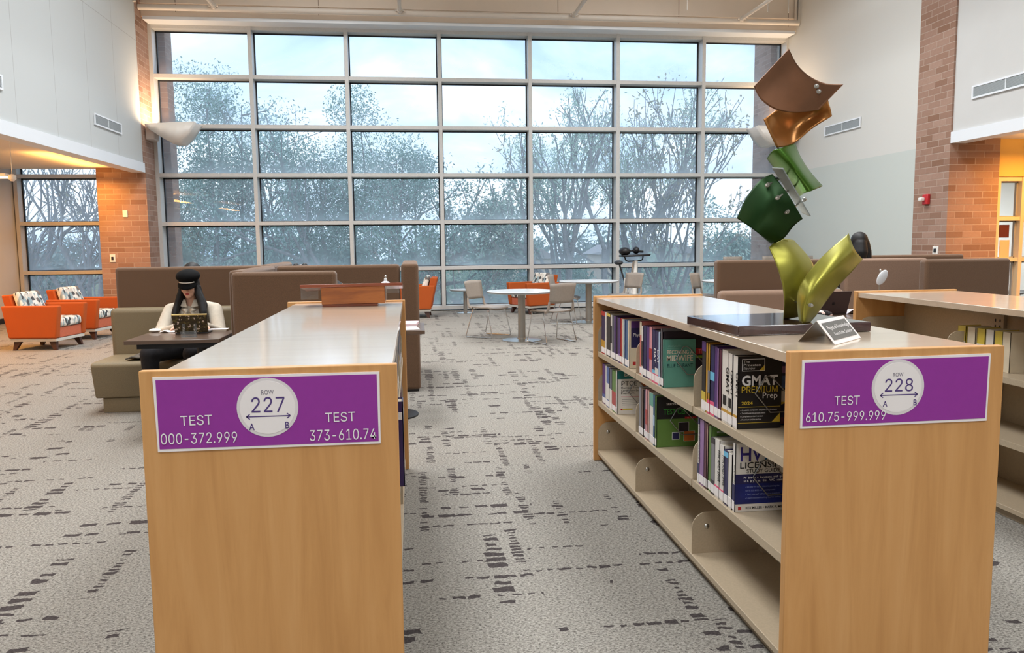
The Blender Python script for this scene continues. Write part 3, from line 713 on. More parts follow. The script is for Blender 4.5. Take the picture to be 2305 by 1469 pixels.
# name card: folded tent of thin card
t = thing('name_card', 'folded steel tent card with grey name plate in front of sculpture', 'sign', (1.44, 2.58, 1.068))
o1 = t.location
a, b = Zp(1880, 776, 1.069), Zp(1938, 760, 1.069); c0 = Zp(1796, 768, 1.069)
rid0 = Yp(1838, 722, 2.545); rid1 = rid0 + (b - a)
bk2 = c0 + (b - a)
def quadslab(p, th=.002): n = (p[1] - p[0]).cross(p[3] - p[0]).normalized() * th; return MB().hexa([tuple(v - o1 - n * .5) for v in p], [tuple(v - o1 + n * .5) for v in p])
build('tent_fold', quadslab([c0, bk2, rid1, rid0]), STEEL, t, smooth=False)
build('tent_front', quadslab([a, b, rid1, rid0]), PAPER, t, smooth=False)
ux, uy = (b - a), (rid0 - a); nrm = ux.cross(uy).normalized()
def tp(u, v, k=.0022): return a + ux * u + uy * v + nrm * k
gp = [tp(.06, .16), tp(.93, .16), tp(.93, .86), tp(.06, .86)]
build('name_plate', quadslab(gp, .0015), mat('plate_grey', lin(104, 106, 104), .5), t, smooth=False)
for s, v, u0, u1, h in (('Pages of Knowledge', .56, .12, .90, .15), ('Kevin Robb, Sculptor', .31, .20, .86, .12)):
    text('lettering', s, WHITE, t, tp(u0, v) - o1, tp(u1, v) - o1, uy.length * h, nrm, .01, .0018)

# ---------------------------------------------------------------- tabletop lectern on the row 227 bookcase
t = thing('lectern', 'small oak tabletop lectern standing on the row 227 bookcase', 'lectern', (-.35, 4.66, 1.068))
build('desk_top', MB().hexa([(-.29, -.03, .112), (.29, -.03, .117), (.29, .22, .085), (-.29, .22, .08)], [(-.29, -.03, .130), (.29, -.03, .134), (.29, .22, .103), (-.29, .22, .098)]), OAK_DARK, t, bevel=.003)
build('box_body', MB().hexa([(-.172, -.02, .014), (.188, -.02, .018), (.188, .19, .018), (-.172, .19, .014)], [(-.176, -.02, .112), (.186, -.02, .117), (.186, .19, .088), (-.176, .19, .084)]), OAK, t, bevel=.003)
build('foot_plinth', MB().box(-.17, .145, -.012, .18, .0006, .016), OAK_DARK, t, bevel=.002)
tag(build('acrylic_wing', MB().box(-.288, -.19, -.015, -.010, .045, .11), CLEAR, t, smooth=False), 'clear acrylic wing')
tag(build('acrylic_wing', MB().box(.19, .27, -.015, -.010, .075, .112), CLEAR, t, smooth=False), 'clear acrylic wing')
# ---------------------------------------------------------------- booths
def panel(name, label, x0, x1, y0, y1, h, m, group, cat='partition', r=.03, z0=0.0):
    cx, c2 = (x0 + x1) / 2, (y0 + y1) / 2
    t = thing(name, label, cat, (cx, c2, z0), 0, group)
    build('upholstered_panel', MB().box(x0 - cx, x1 - cx, y0 - c2, y1 - c2, .02, h - z0), m, t, bevel=r, segs=4)
    build('foot', MB().box(x0 - cx + .02, x1 - cx - .02, y0 - c2 + .02, y1 - c2 - .02, 0, .03), BLACKP, t, smooth=False)
    return t
GP = 'upholstered booth screens'
def bench(label, x0, x1, yback, yfront, yb2, h, mback, mcush, mseat, zc):
    """bench facing the camera: tall upholstered back, lower back cushion, seat block, plinth"""
    cx = (x0 + x1) / 2
    t = thing('booth_bench', label, 'bench', (cx, yback, 0), 0, 'booth benches')
    X0, X1 = x0 - cx, x1 - cx
    build('back', MB().box(X0, X1, 0, yb2 - yback, .04, h), mback, t, bevel=.03, segs=4)
    build('back_cushion', MB().box(X0 - .015, X1, -.15, -.001, .40, zc), mcush, t, bevel=.045, segs=5)
    f = yfront - yback
    prof = [(-.155, .13), (f + .07, .13), (f, .42), (f + .02, .44), (f + .05, .448), (-.155, .448)]
    build('seat', MB().prism(prof, X0 + .005, X1, 'x'), mseat, t, bevel=.015, segs=3)
    build('plinth', MB().box(X0 + .06, X1 - .02, f + .09, -.01, 0, .128), mseat, t, bevel=.004)
    return t
bench('tan booth bench where the person in a black cap sits', -2.74, -1.41, 7.76, 7.05, 7.88, 1.236, BROWNF, OLIVEF, OLIVEF, .868)
panel('booth_screen', 'brown screen running away from the camera beside the capped person', -1.40, -1.285, 6.29, 7.74, 1.236, BROWNF, GP)
panel('booth_screen', 'brown screen facing the room, behind the oak lectern', -1.352, -.578, 6.15, 6.27, 1.226, BROWNF, GP)
panel('booth_screen', 'long brown screen behind the lectern, closest to the window tables', -1.27, -.122, 7.66, 7.78, 1.232, BROWNF, GP)
panel('booth_screen', 'narrow brown screen end standing on carpet beside the aisle', -.112, .055, 7.645, 9.2, 1.238, BROWNF, GP)
panel('booth_screen', 'brown screen with lit top edge, farthest of the lectern side group', -1.47, -1.35, 7.90, 9.25, 1.24, BROWNF, GP)
t = bench('tan booth bench hidden between the screens behind the lectern', 0, .74, 0, -.62, .1, .9, BROWNF, OLIVEF, OLIVEF, .86)
t.location = (-1.14, 7.0, 0); t.rotation_euler = (0, 0, math.pi / 2)

def slab_table(label, x0, x1, y0, y1, m, cat='table', legs=((.5, .5),), und=True, group=None):
    cx, c2 = (x0 + x1) / 2, (y0 + y1) / 2
    t = thing('booth_table', label, cat, (cx, c2, 0), 0, group)
    build('table_top', MB().box(x0 - cx, x1 - cx, y0 - c2, y1 - c2, .712, .742), m, t, bevel=.004)
    if und: build('apron', MB().box(x0 - cx + .07, x1 - cx, y0 - c2 + .06, y1 - c2 - .06, .672, .711), GASKET, t, smooth=False)
    for u, v in legs:
        x, y = x0 - cx + (x1 - x0) * u, y0 - c2 + (y1 - y0) * v
        build('pedestal', MB().lathe([(.24, 0), (.24, .012), (.05, .03), (.04, .05), (.04, .671 if und else .711)], 20, (x, y, 0)), BLACKP, t)
    return t
slab_table('dark walnut booth table holding the open laptop and white mouse', -2.105, -1.43, 6.05, 6.66, WALNUT, legs=((.7, .5),), group='booth tables')
slab_table('walnut booth table end sticking out into the aisle with pink papers', -.52, .085, 6.15 + .13, 6.93, WALNUT, legs=((.5, .5),), und=False, group='booth tables')
slab_table('dark booth table behind the sculpture with a laptop', 3.25, 4.75, 6.26, 6.98, WALNUT, legs=((.5, .5),), group='booth tables')

bench('brown and tan booth bench behind the sculpture', 3.10, 4.41, 7.82, 7.1, 7.94, 1.222, BROWNF, TANF, TANF, .915)
panel('booth_screen', 'brown screen behind the white reading lamp, its lit look put into the colour', 4.425, 5.34, 7.70, 7.82, 1.222, TANF, GP)  # brown screen; paler wool paints in the light falling on it
panel('booth_screen', 'brown screen above the empty bookcase, right of the reading lamp', 4.905, 5.80, 7.10, 7.22, 1.222, BROWNF, GP)
panel('booth_screen', 'brown screen top showing farthest back, below the brick pier', 5.55, 6.83, 9.15, 9.27, 1.225, BROWNF, GP)

def reading_lamp(label, p, base_z, tilt, rx, rz, r):
    t = thing('reading_lamp', label, 'lamp', (p.x, p.y, base_z), 0, 'white reading lamps')
    h = p.z - base_z
    build('base', MB().lathe([(.07, 0), (.07, .012), (.015, .018)], 20, (0, .03, 0)), WHITEP, t)
    build('stem', MB().tube([(0, .03, .012), (0, .03, h + .04)], .008, 8), STEEL, t)
    R3 = Matrix.Rotation(tilt, 3, 'Y') @ Matrix.Rotation(math.radians(62) if tilt else 0, 3, 'X')
    if tilt: build('shade', MB().ell((0, -.012, h), .043, .014, .078, 20, 10, rot=Matrix.Rotation(math.radians(32), 3, 'Y')), FROST, t)
    else: build('shade', MB().lathe([(.004, h + .055), (.012, h + .05), (.014, h + .028), (.03, h + .022), (r, h), (r - .003, h - .004)], 24), FROST, t)
    build('knob', MB().ell((0, .02, h + .06), .011, .011, .018, 10, 8), STEEL, t)
reading_lamp('white leaf shaped reading lamp standing before the screen coloured as lit', Yp(1984, 624, 6.85), .742, math.radians(-38), 0, 0, .075)
reading_lamp('small white cone reading lamp peeping over the lectern', Yp(868, 640, 6.75), .742, 0, 0, 0, .045)

# ---------------------------------------------------------------- round tables, chairs, armchairs
def round_table(label, x, y, r, h, group, col=.055):
    t = thing('round_table', label, 'table', (x, y, 0), 0, group)
    build('table_top', MB().lathe([(r - .012, h - .028), (r, h - .02), (r, h - .004), (r - .004, h), (0.001, h)], 56), TABLEW, t)
    build('edge_band', MB().lathe([(r + .001, h - .022), (r + .003, h - .02), (r + .003, h - .006), (r + .001, h - .005)], 56), mat('grey_edge', lin(120, 122, 122), .4), t)
    build('column', MB().lathe([(col, .02), (col, h - .03)], 24), COLGREY, t)
    build('base', MB().lathe([(r * .57, 0), (r * .57, .008), (col * 1.3, .03), (col * 1.3, .04)], 40), STEEL, t)
    return t
GT = 'round cafe tables by the window'
round_table('round white cafe table, closest to the aisle, between two grey chairs', 1.575, 11.52, .505, .728, GT)
round_table('round white cafe table in front of the orange armchair by the window', 3.115, 13.9, .53, .742, GT)
round_table('small low round side table by the window sill', 1.06, 16.30, .31, .49, 'low side tables', .04)
q = Yp(1600, 645, 13.2); round_table('round white table mostly hidden behind the brown booth back', 5.52, 13.3, .5, .735, GT)

def make_chair(label):
    t = thing('side_chair', label, 'chair', (0, 0, 0), 0, 'greige sled base chairs')
    # local: faces +y
    rows = []
    for i in range(9):
        y = -.2 + .42 * i / 8; rows.append([(x * (.225 + .012 * math.sin(i / 8 * 3.14)), y, .452 + .02 * x * x - .012 * math.sin(math.pi * i / 8) - (.03 * max(0, (i - 6) / 2) ** 2)) for x in (-1, -.6, -.2, .2, .6, 1)])
    build('seat', MB().grid(rows), PLASTICG, t, solid=.022, sharp=60)
    rows = []
    for i in range(7):
        z = .575 + .275 * i / 6; w_ = .205 + .02 * i / 6
        rows.append([(x * w_, -.225 - .055 * i / 6 - .035 * (1 - x * x), z + (.012 * (1 - abs(x)) if i == 6 else 0)) for x in (-1, -.6, -.2, .2, .6, 1)])
    build('backrest', MB().grid(rows), PLASTICG, t, solid=.016, sharp=60)
    for s in (-1, 1):
        build('back_arm', MB().tube([(s * .215, -.14, .448), (s * .216, -.195, .462), (s * .215, -.222, .51), (s * .208, -.232, .60)], [.02, .022, .02, .014], 8), PLASTICG, t)
        x = s * .235; f = s * .265
        build('sled_leg', MB().tube([(s * .17, .14, .435), (x, .15, .428), (f, .235, .03), (f, .225, .012), (f, .2, .009), (f, -.2, .009), (f, -.225, .012), (f, -.235, .03), (x, -.12, .428), (s * .17, -.11, .435)], .0085, 8), CHROME, t)
    return t
ch0 = make_chair('greige plastic chair at the nearest round table, facing away from the armchairs by brick')
def place(o, x, y, fx, fy): o.location = (x, y, 0); o.rotation_euler = (0, 0, math.atan2(-fx, fy))
ch0['label'] = 'greige sled chair facing the nearest cafe table, on its window wall and lectern side'
place(ch0, 1.135, 12.08, .78, -.63)
def chair(x, y, fx, fy, label):
    c = dup(ch0, (x, y, 0), 0, label); place(c, x, y, fx, fy); return c
chair(1.965, 11.20, -.45, .9, 'greige sled chair with its back to the camera at the nearest cafe table')
chair(2.70, 13.88, .93, -.37, 'greige sled chair between the orange armchair and the second cafe table')
chair(3.83, 14.15, -.86, -.5, 'greige sled chair at the second cafe table, in front of the white exercise bike')
chair(5.22, 13.55, .75, -.66, 'greige sled chair standing beside the brown booth back')
chair(11.1, 13.2, -1, 0, 'dark chair seen through the office glass')['group'] = None
for o in list(COL.objects):
    if o.get('label') == 'dark chair seen through the office glass':
        o['group'] = 'office chairs'
        q = Yp(2292, 650, 12.9); o.location = (q.x + .12, 12.9, 0)
        for k in o.children:
            if k.name.startswith(('seat', 'back')): k.data = k.data.copy(); k.data.materials.clear(); k.data.materials.append(BLACKP)

def make_stool():
    t = thing('bar_stool', 'tall stool back', 'stool', (0, 0, 0), 0, 'tall stools behind the booth')
    rows = []
    for i in range(5):
        z = .86 + .24 * i / 4; rows.append([(x * .2, .2 + .02 * i / 4 + .03 * (1 - x * x), z) for x in (-1, -.5, 0, .5, 1)])
    build('backrest', MB().grid(rows), PLASTICG, t, solid=.018)
    build('seat', MB().box(-.2, .2, -.2, .2, .74, .765), PLASTICG, t, bevel=.012)
    for sx in (-1, 1):
        build('back_arm', MB().tube([(sx * .19, .14, .75), (sx * .195, .2, .78), (sx * .195, .205, .9)], .012, 8), PLASTICG, t)
        for sy in (-1, 1): build('leg', MB().tube([(sx * .17, sy * .17, .742), (sx * .22, sy * .22, .0)], .01, 8), CHROME, t)
    build('foot_rail', MB().tube([(-.20, -.20, .28), (.20, -.20, .28), (.20, .20, .28), (-.20, .20, .28)], .008, 6, closed=True), CHROME, t)
    return t
st = None
for px, y, lab in ((1650, 578, 'tall stool whose back shows over the booth beside the window mullion'), (1738, 576, 'tall stool whose back shows over the booth at the brick fin'), (1822, 575, 'tall stool whose back shows between the two olive sculpture curls')):
    q = Yp(px, y, 15.6)
    if st is None: st = make_stool(); st['label'] = lab; st.location = (q.x, 15.4, 0)
    else: dup(st, (q.x, 15.4, 0), 0, lab)

def make_armchair(label):
    t = thing('armchair', label, 'armchair', (0, 0, 0), 0, 'orange armchairs with leaf print cushions')
    # local: faces +x ; width along y
    for s in (-1, 1):
        y0, y1 = (.27, .37) if s > 0 else (-.37, -.27)
        build('arm', MB().hexa([(-.34, y0, .17), (.34, y0, .17), (.34, y1, .17), (-.34, y1, .17)], [(-.42, y0, .625), (.40, y0, .625), (.40, y1, .625), (-.42, y1, .625)]), ORANGEF, t, bevel=.02, segs=3)
    build('back', MB().hexa([(-.34, -.268, .20), (-.20, -.268, .20), (-.20, .268, .20), (-.34, .268, .20)], [(-.47, -.268, .77), (-.34, -.268, .78), (-.34, .268, .78), (-.47, .268, .77)]), ORANGEF, t, bevel=.02, segs=3)
    build('front_rail', MB().box(-.20, .335, -.268, .268, .17, .315), CORAL, t, bevel=.012)
    build('seat_cushion', MB().box(-.24, .36, -.262, .262, .318, .45), LEAFPRINT, t, bevel=.04, segs=4)
    build('back_cushion', MB().hexa([(-.24, -.255, .455), (-.10, -.255, .455), (-.10, .255, .455), (-.24, .255, .455)], [(-.33, -.255, .80), (-.24, -.255, .82), (-.24, .255, .82), (-.33, .255, .80)]), LEAFPRINT, t, bevel=.04, segs=4)
    build('plinth', MB().box(-.33, .33, -.345, .345, .125, .168), GREYBASE, t, bevel=.004)
    for sx in (-1, 1):
        for sy in (-1, 1):
            a = [(.30, .31), (.20, .31), (.20, .25), (.30, .25)]; b = [(.315, .33), (.27, .33), (.27, .29), (.315, .29)]
            bb = [(sx * u, sy * v, 0) for u, v in b]; aa = [(sx * u, sy * v, .125) for u, v in a]
            if sx * sy < 0: bb.reverse(); aa.reverse()
            build('leg', MB().hexa(bb, aa), DARKLEG, t, bevel=.003)
    return t
ar0 = make_armchair('orange armchair with leaf print cushions, closest to the camera in the lounge')
ar0.location = (-5.23, 12.10, 0); ar0.rotation_euler = (0, 0, math.radians(-9))
dup(ar0, (-5.18, 13.35, 0), math.radians(-9), 'orange armchair with leaf print cushions beside the brick pier')
dup(ar0, (.02, 15.72, 0), math.radians(176), 'orange armchair half hidden behind the narrow screen end')
dup(ar0, (2.42, 16.05, 0), math.radians(208), 'orange armchair by the window behind the nearest cafe table')

# ---------------------------------------------------------------- desk bike by the window
q = Yp(1420, 575, 15.7); bx = q.x
t = thing('exercise_bike', 'white desk bike with black desk top by the window', 'exercise bike', (bx, 15.75, 0))
for y in (-.48, .48): build('floor_bar', MB().tube([(-.26, y, .035), (.26, y, .035)], .035, 12), BLACKP, t)
build('frame', MB().tube([(0, -.48, .05), (0, -.1, .12), (0, .48, .05)], .035, 10).tube([(-.0, -.32, .08), (.02, -.26, .55), (.06, -.22, 1.05)], [.05, .045, .035], 12).tube([(0, .22, .1), (-.02, .30, .68)], .03, 10).ell((0, -.1, .3), .06, .26, .22), WHITEP, t)
build('mast', MB().tube([(-.06, -.2, .5), (.02, -.2, 1.03)], .022, 10).tube([(.10, -.2, .4), (.075, -.2, 1.03)], .022, 10), STEEL, t)
build('yoke', MB().tube([(-.17, -.2, 1.13), (-.15, -.2, 1.06), (-.1, -.2, 1.035), (.15, -.2, 1.045), (.20, -.2, 1.07), (.21, -.2, 1.14)], .014, 10), BLACKP, t)
build('desk_top', MB().hexa([(-.25, -.36, 1.125), (.31, -.36, 1.14), (.31, -.04, 1.14), (-.25, -.04, 1.125)], [(-.25, -.36, 1.16), (.33, -.36, 1.18), (.33, -.04, 1.18), (-.25, -.04, 1.16)]), BLACKP, t, bevel=.012)
build('arm_pad', MB().ell((-.17, -.2, 1.235), .115, .15, .085), BLACKP, t)
build('arm_pad', MB().ell((.08, -.15, 1.255), .068, .10, .075), BLACKP, t)
build('handle', MB().tube([(.0, -.2, 1.24), (.22, -.17, 1.225)], .022, 10).tube([(-.1, -.2, 1.24), (.05, -.18, 1.25)], .015, 8), BLACKP, t)
build('saddle', MB().ell((-.16, .3, 1.0), .09, .14, .05).tube([(-.14, .3, .95), (-.03, .3, .6)], .018, 8), mat('saddle', lin(52, 54, 58), .5), t)
for s in (-1, 1): build('pedal', MB().tube([(0, -.1, .3), (s * .1, -.1 , .3), (s * .1, -.1 + s * .14, .3 - s * .1)], .012, 8).box(s * .1 - .05 + s * .05, s * .1 + .05 + s * .05, -.13 + s * .14, -.05 + s * .14, .285 - s * .1, .305 - s * .1), BLACKP, t)
# ---------------------------------------------------------------- books
NAMED = {'white': (228, 222, 214), 'cream': (222, 208, 182), 'black': (28, 26, 28), 'navy': (38, 36, 84), 'purple': (84, 50, 118), 'lilac': (150, 112, 164), 'maroon': (92, 38, 60), 'red': (176, 44, 44),
         'blue': (70, 96, 156), 'grey': (128, 126, 132), 'pink': (226, 128, 116), 'rose': (216, 150, 158), 'gold': (198, 150, 52), 'yellow': (214, 190, 74), 'green': (96, 132, 60), 'lime': (134, 168, 40), 'teal': (96, 158, 142),
         'pale blue': (176, 196, 220), 'brown': (92, 70, 60), 'slate': (92, 92, 110), 'orange': (200, 110, 50), 'salmon': (206, 160, 150), 'steel blue': (78, 112, 148), 'magenta': (214, 60, 120), 'sky': (110, 190, 226), 'dark': (44, 34, 44), 'hot pink': (230, 90, 130)}
def bk(c): return mat('cover_' + c.replace(' ', '_'), lin(*NAMED[c]), .42, coat=.15, noise=.03, nscale=20)
def book(label, yf, th, h, d, xs, z, c, face=-1, bands=(), sticker=True, group=None, spine=None, cover=None, lean=0):
    """upright paperback: spine toward x*face, front cover toward the camera"""
    t = thing('book', label, 'book', (xs, yf - th / 2, z + .0006), 0, group)
    f = -face                                   # depth direction away from the spine
    a, b = sorted((0, f * d)); w_ = .0018; q = th / 2 - .0003
    cv = MB().box(min(0, f * .003), max(0, f * .003), -q, q, 0, h).box(a, b, -q, -q + w_, 0, h).box(a, b, q - w_, q, 0, h)
    cover_ob = build('cover', cv, bk(c if cover is None else cover), t, smooth=False)
    if spine is not None: build('spine', MB().box(-f * .0006, f * .0005, -q, q, 0, h), bk(spine), t, smooth=False)
    a2, b2 = sorted((f * .004, f * (d - .004)))
    build('pages', MB().box(a2, b2, -q + w_, q - w_, .003, h - .004), PAGES, t, smooth=False)
    for z0, z1, bc in bands: build('spine_band', MB().box(-f * .0012, f * .0004, -q, q, z0 * h, z1 * h), bk(bc), t, smooth=False)
    if sticker: build('call_label', MB().box(-f * .0014, f * .0004, -q * .92, q * .92, .008, .042), PAPER, t, smooth=False)
    return t
def spine_text(t, s, th, h, m, z0, z1, weight=.012, ch=None):
    text('spine_lettering', s, m, t, (0, -th * .16 - (ch or th * .6) * 0 + (-(ch or th * .55)) * .5 + th * .16, h * z1), (0, -(ch or th * .55) * .5, h * z0), ch or th * .55, (-1, 0, 0), weight, .0024)
def on_cover(t, s, m, x0, x1, z, hgt, wt=.01, n='lettering'):
    """lettering on the cover facing the camera, measured in metres from the spine and shelf"""
    yy = t['_y']
    return text(n, s, m, t, (x0, yy, z), (x1, yy, z), hgt, (0, -1, 0), wt, .0010)
def patch(t, name, m, x0, x1, z0, z1, k=.0006):
    yy = t['_y']; return build(name, MB().box(x0, x1, yy - k, yy + .0002, z0, z1), m, t, smooth=False)
def ypx(px, py=850, X=1.18): return Xp(px, py, X).y
XS = 1.182
def row(shelf, group, z, far, items, where, rnd):
    """items: (pixel of near spine edge, colour, height, bands, extra)"""
    out_ = []; y = far; n = len(items)
    ordn = ['first', 'second', 'third', 'fourth', 'fifth', 'sixth', 'seventh', 'eighth', 'ninth', 'tenth', 'eleventh', 'twelfth', 'thirteenth', 'fourteenth', 'fifteenth']
    for i, it in enumerate(items):
        px, c, h, bands = it[:4]; kw = it[4] if len(it) > 4 else {}
        py = it[5] if len(it) > 5 else 850
        ny = ypx(px, py); th = max(.006, y - ny)
        lab = kw.pop('label', None) or '%s %s, %s from the far end, %s' % (c if c != 'dark' else 'dark plum', 'book' if th > .03 else 'thin book', ordn[i], where)
        d = kw.pop('d', .165 + .03 * rnd.random())
        t = book(lab, y - .0006, th - .0012, h, d, XS + kw.pop('dx', 0) + .004 * rnd.random(), z, c, -1, bands, group=group, **kw)
        t['_y'] = -(th - .0012) / 2 + .0003; t['_th'] = th; t['_h'] = h; out_.append(t); y = ny
    return out_
rnd = random.Random(4)
W1 = 'row 228 upper shelf, far bay'; W2 = 'row 228 upper shelf, middle bay'; W3 = 'row 228 upper shelf, sign bay'
V1 = 'row 228 lower shelf, far bay'; V2 = 'row 228 lower shelf, middle bay'; V3 = 'row 228 lower shelf, sign bay'
Z1, Z2 = .7205, .4005
a = row('s', 'books on the upper shelf, far bay', Z1, 4.905, [
    (1361, 'navy', .268, [(.0, .14, 'red'), (.14, .32, 'gold'), (.9, 1, 'red')]), (1364.5, 'white', .266, []), (1372, 'black', .266, [(.93, 1, 'yellow')]), (1376, 'white', .262, [(.35, .75, 'black')]),
    (1379, 'grey', .262, []), (1381.5, 'slate', .262, []), (1385, 'purple', .262, []), (1388, 'dark', .26, []), (1391, 'purple', .26, []), (1394.5, 'purple', .262, [(.1, .2, 'lilac')]),
    (1398, 'red', .262, []), (1401.7, 'cream', .262, []), (1405, 'pale blue', .262, []), (1408.5, 'blue', .262, []), (1412, 'steel blue', .262, [])], W1, rnd)
cv1 = row('s', 'books on the upper shelf, far bay', Z1, ypx(1412), [(1415.5, 'cream', .265, [], {'d': .21, 'label': 'cream exam book with navy title block, front cover showing in far bay', 'cover': 'cream'})], W1, rnd)[0]
patch(cv1, 'title_block', bk('navy'), .01, .20, .115, .225); patch(cv1, 'top_band', bk('purple'), .01, .20, .225, .264)
on_cover(cv1, 'Physician Assistant', WHITE, .022, .19, .178, .018); on_cover(cv1, 'Exam', WHITE, .06, .15, .135, .028)
patch(cv1, 'red_logo', RED, .02, .037, .018, .036)
b_ = row('s', 'books on the upper shelf, middle bay', Z1, 4.058, [
    (1442, 'pink', .282, [(.75, 1, 'cream')]), (1446, 'white', .262, [(.2, .7, 'black')]), (1453, 'navy', .268, []), (1459.5, 'purple', .268, []), (1466, 'rose', .272, [(.4, .6, 'red')]),
    (1473, 'navy', .262, [(.0, .18, 'hot pink'), (.18, .24, 'sky')]), (1480.4, 'navy', .262, [(.0, .18, 'hot pink'), (.18, .3, 'white')]), (1484.5, 'pale blue', .262, [])], W2, rnd)
for t in (b_[5], b_[6]): spine_text(t, 'DAT', t['_th'], t['_h'], WHITE, .40, .66)
g1 = row('s', 'books on the upper shelf, middle bay', Z1, ypx(1484.5), [(1487, 'salmon', .282, [], {'d': .13, 'cover': 'grey', 'label': 'grey book with pink line rising behind the teal midwife cover'})], W2, rnd)[0]
g2 = row('s', 'books on the upper shelf, middle bay', Z1, ypx(1487), [(1489.5, 'dark', .268, [], {'d': .236, 'cover': 'dark', 'label': 'wide dark book with red band standing behind the teal midwife cover'})], W2, rnd)[0]
patch(g2, 'red_band', RED, .05, .232, .155, .185); patch(g2, 'green_band', bk('lime'), .05, .232, .138, .150); on_cover(g2, 'TING', mat('rosy_ink', lin(230, 140, 140), .5), .178, .225, .160, .020)
mw = row('s', 'books on the upper shelf, middle bay', Z1, ypx(1489.5), [(1491.5, 'teal', .232, [], {'d': .160, 'label': 'teal midwife study book, front cover facing out'})], W2, rnd)[0]
CRM = mat('cream_ink', lin(226, 214, 194), .5); TEALI = mat('pale_teal_ink', lin(150, 198, 184), .5); DTEAL = mat('deep_teal_ink', lin(20, 66, 70), .5)
on_cover(mw, 'studyskills', TEALI, .022, .088, .197, .008, .0); on_cover(mw, 'BECOMING A', CRM, .018, .148, .162, .019, .03); on_cover(mw, 'MIDWIFE', CRM, .016, .147, .128, .028, .04); on_cover(mw, 'ELLIE DURANT', DTEAL, .018, .147, .098, .016, .02)
patch(mw, 'rule', TEALI, .018, .150, .188, .1886); patch(mw, 'rule', TEALI, .016, .150, .119, .1198)
c_ = row('s', 'books on the upper shelf, near bay', Z1, 3.138, [
    (1586, 'black', .290, [(.0, .16, 'white'), (.16, .28, 'yellow'), (.86, 1, 'purple')], {}, 930), (1590.5, 'gold', .288, [], {}, 935), (1595, 'gold', .286, [(.3, .62, 'grey'), (.0, .2, 'hot pink')], {}, 935),
    (1604.6, 'navy', .284, [(.5, .62, 'sky'), (.0, .2, 'hot pink')], {}, 940), (1611, 'purple', .284, [], {}, 942), (1615, 'lilac', .28, [], {}, 944), (1621, 'maroon', .278, [], {}, 945),
    (1635, 'white', .282, [(.125, .19, 'gold')], {}, 950), (1645, 'white', .276, [(.125, .19, 'gold')], {}, 952)], W3, rnd)
for k, t in enumerate(c_[7:]): spine_text(t, 'GMAT', t['_th'], t['_h'], BLACK, .42, .78, .02, t['_th'] * .5); build('logo_block', MB().box(-.0015, .0004, -t['_th'] * .25, t['_th'] * .25, t['_h'] * .25, t['_h'] * .38), BLACK, t, smooth=False)
bg_ = row('s', 'books on the upper shelf, near bay', Z1, ypx(1645, 952), [(1646.2, 'dark', .268, [], {'d': .222, 'cover': 'navy', 'label': 'wide navy book with a white sticker, standing behind the black test preparation cover'}, 952)], W3, rnd)[0]
patch(bg_, 'red_glow_picture', bk('maroon'), .172, .218, .004, .03); patch(bg_, 'photo', bk('blue'), .188, .212, .142, .19); patch(bg_, 'photo_title', bk('lilac'), .186, .214, .20, .226)
build('yellow_disc', MB().lathe([(.028, bg_['_y'] - .0006), (.028, bg_['_y'])], 24, (.186, 0, .106), axis='y'), bk('yellow'), bg_, smooth=False)
patch(bg_, 'sticker', PAPER, .162, .208, .090, .132, .0012)
gm = row('s', 'books on the upper shelf, near bay', Z1, ypx(1646.2, 952), [(1656, 'white', .274, [(.125, .19, 'gold')], {'d': .172, 'cover': 'black', 'spine': 'white', 'label': 'black test preparation book with yellow subtitle, front cover facing out'}, 955)], W3, rnd)[0]
spine_text(gm, 'GMAT', gm['_th'], gm['_h'], BLACK, .42, .78, .02, gm['_th'] * .5)
YEL = mat('yellow_ink', lin(222, 190, 60), .5)
fx = MB()
for x0, x1, z0, z1 in ((.016, .105, .262, .264), (.016, .105, .218, .220), (.016, .018, .218, .264), (.103, .105, .218, .264)): patch(gm, 'logo_frame', WHITE, x0, x1, z0, z1)
for s, x0, x1, z, hh, wt in (('The', .022, .046, .249, .009, 0), ('Princeton', .022, .088, .237, .009, .02), ('Review', .022, .066, .224, .009, 0)): on_cover(gm, s, WHITE, x0, x1, z, hh, wt)
build('logo_corner', MB().add([(.084, gm['_y'] - .0008, .220), (.103, gm['_y'] - .0008, .220), (.103, gm['_y'] - .0008, .240)], [(0, 1, 2)]), YEL, gm, smooth=False)
on_cover(gm, 'GMAT', WHITE, .016, .156, .165, .037, .05); on_cover(gm, 'PREMIUM', YEL, .016, .156, .137, .024, .0); on_cover(gm, 'Prep', WHITE, .098, .156, .115, .021, .01); on_cover(gm, '2024', YEL, .016, .060, .092, .012, .03)
patch(gm, 'yellow_rule', YEL, .004, .168, .082, .0835); patch(gm, 'yellow_rule', YEL, .004, .168, .022, .0235)
for k, (s, e) in enumerate((('• 6 realistic computer-adaptive practice tests', .155), ('• 7 additional diagnostic tests', .11), ('• Complete content review', .10), ('• Premium online extras', .095))): on_cover(gm, s, WHITE, .012, e, .069 - k * .012, .0055, .0)
build('corner_flash', MB().add([(.136, gm['_y'] - .0008, .0245), (.168, gm['_y'] - .0008, .0245), (.168, gm['_y'] - .0008, .058)], [(0, 1, 2)]), YEL, gm, smooth=False)
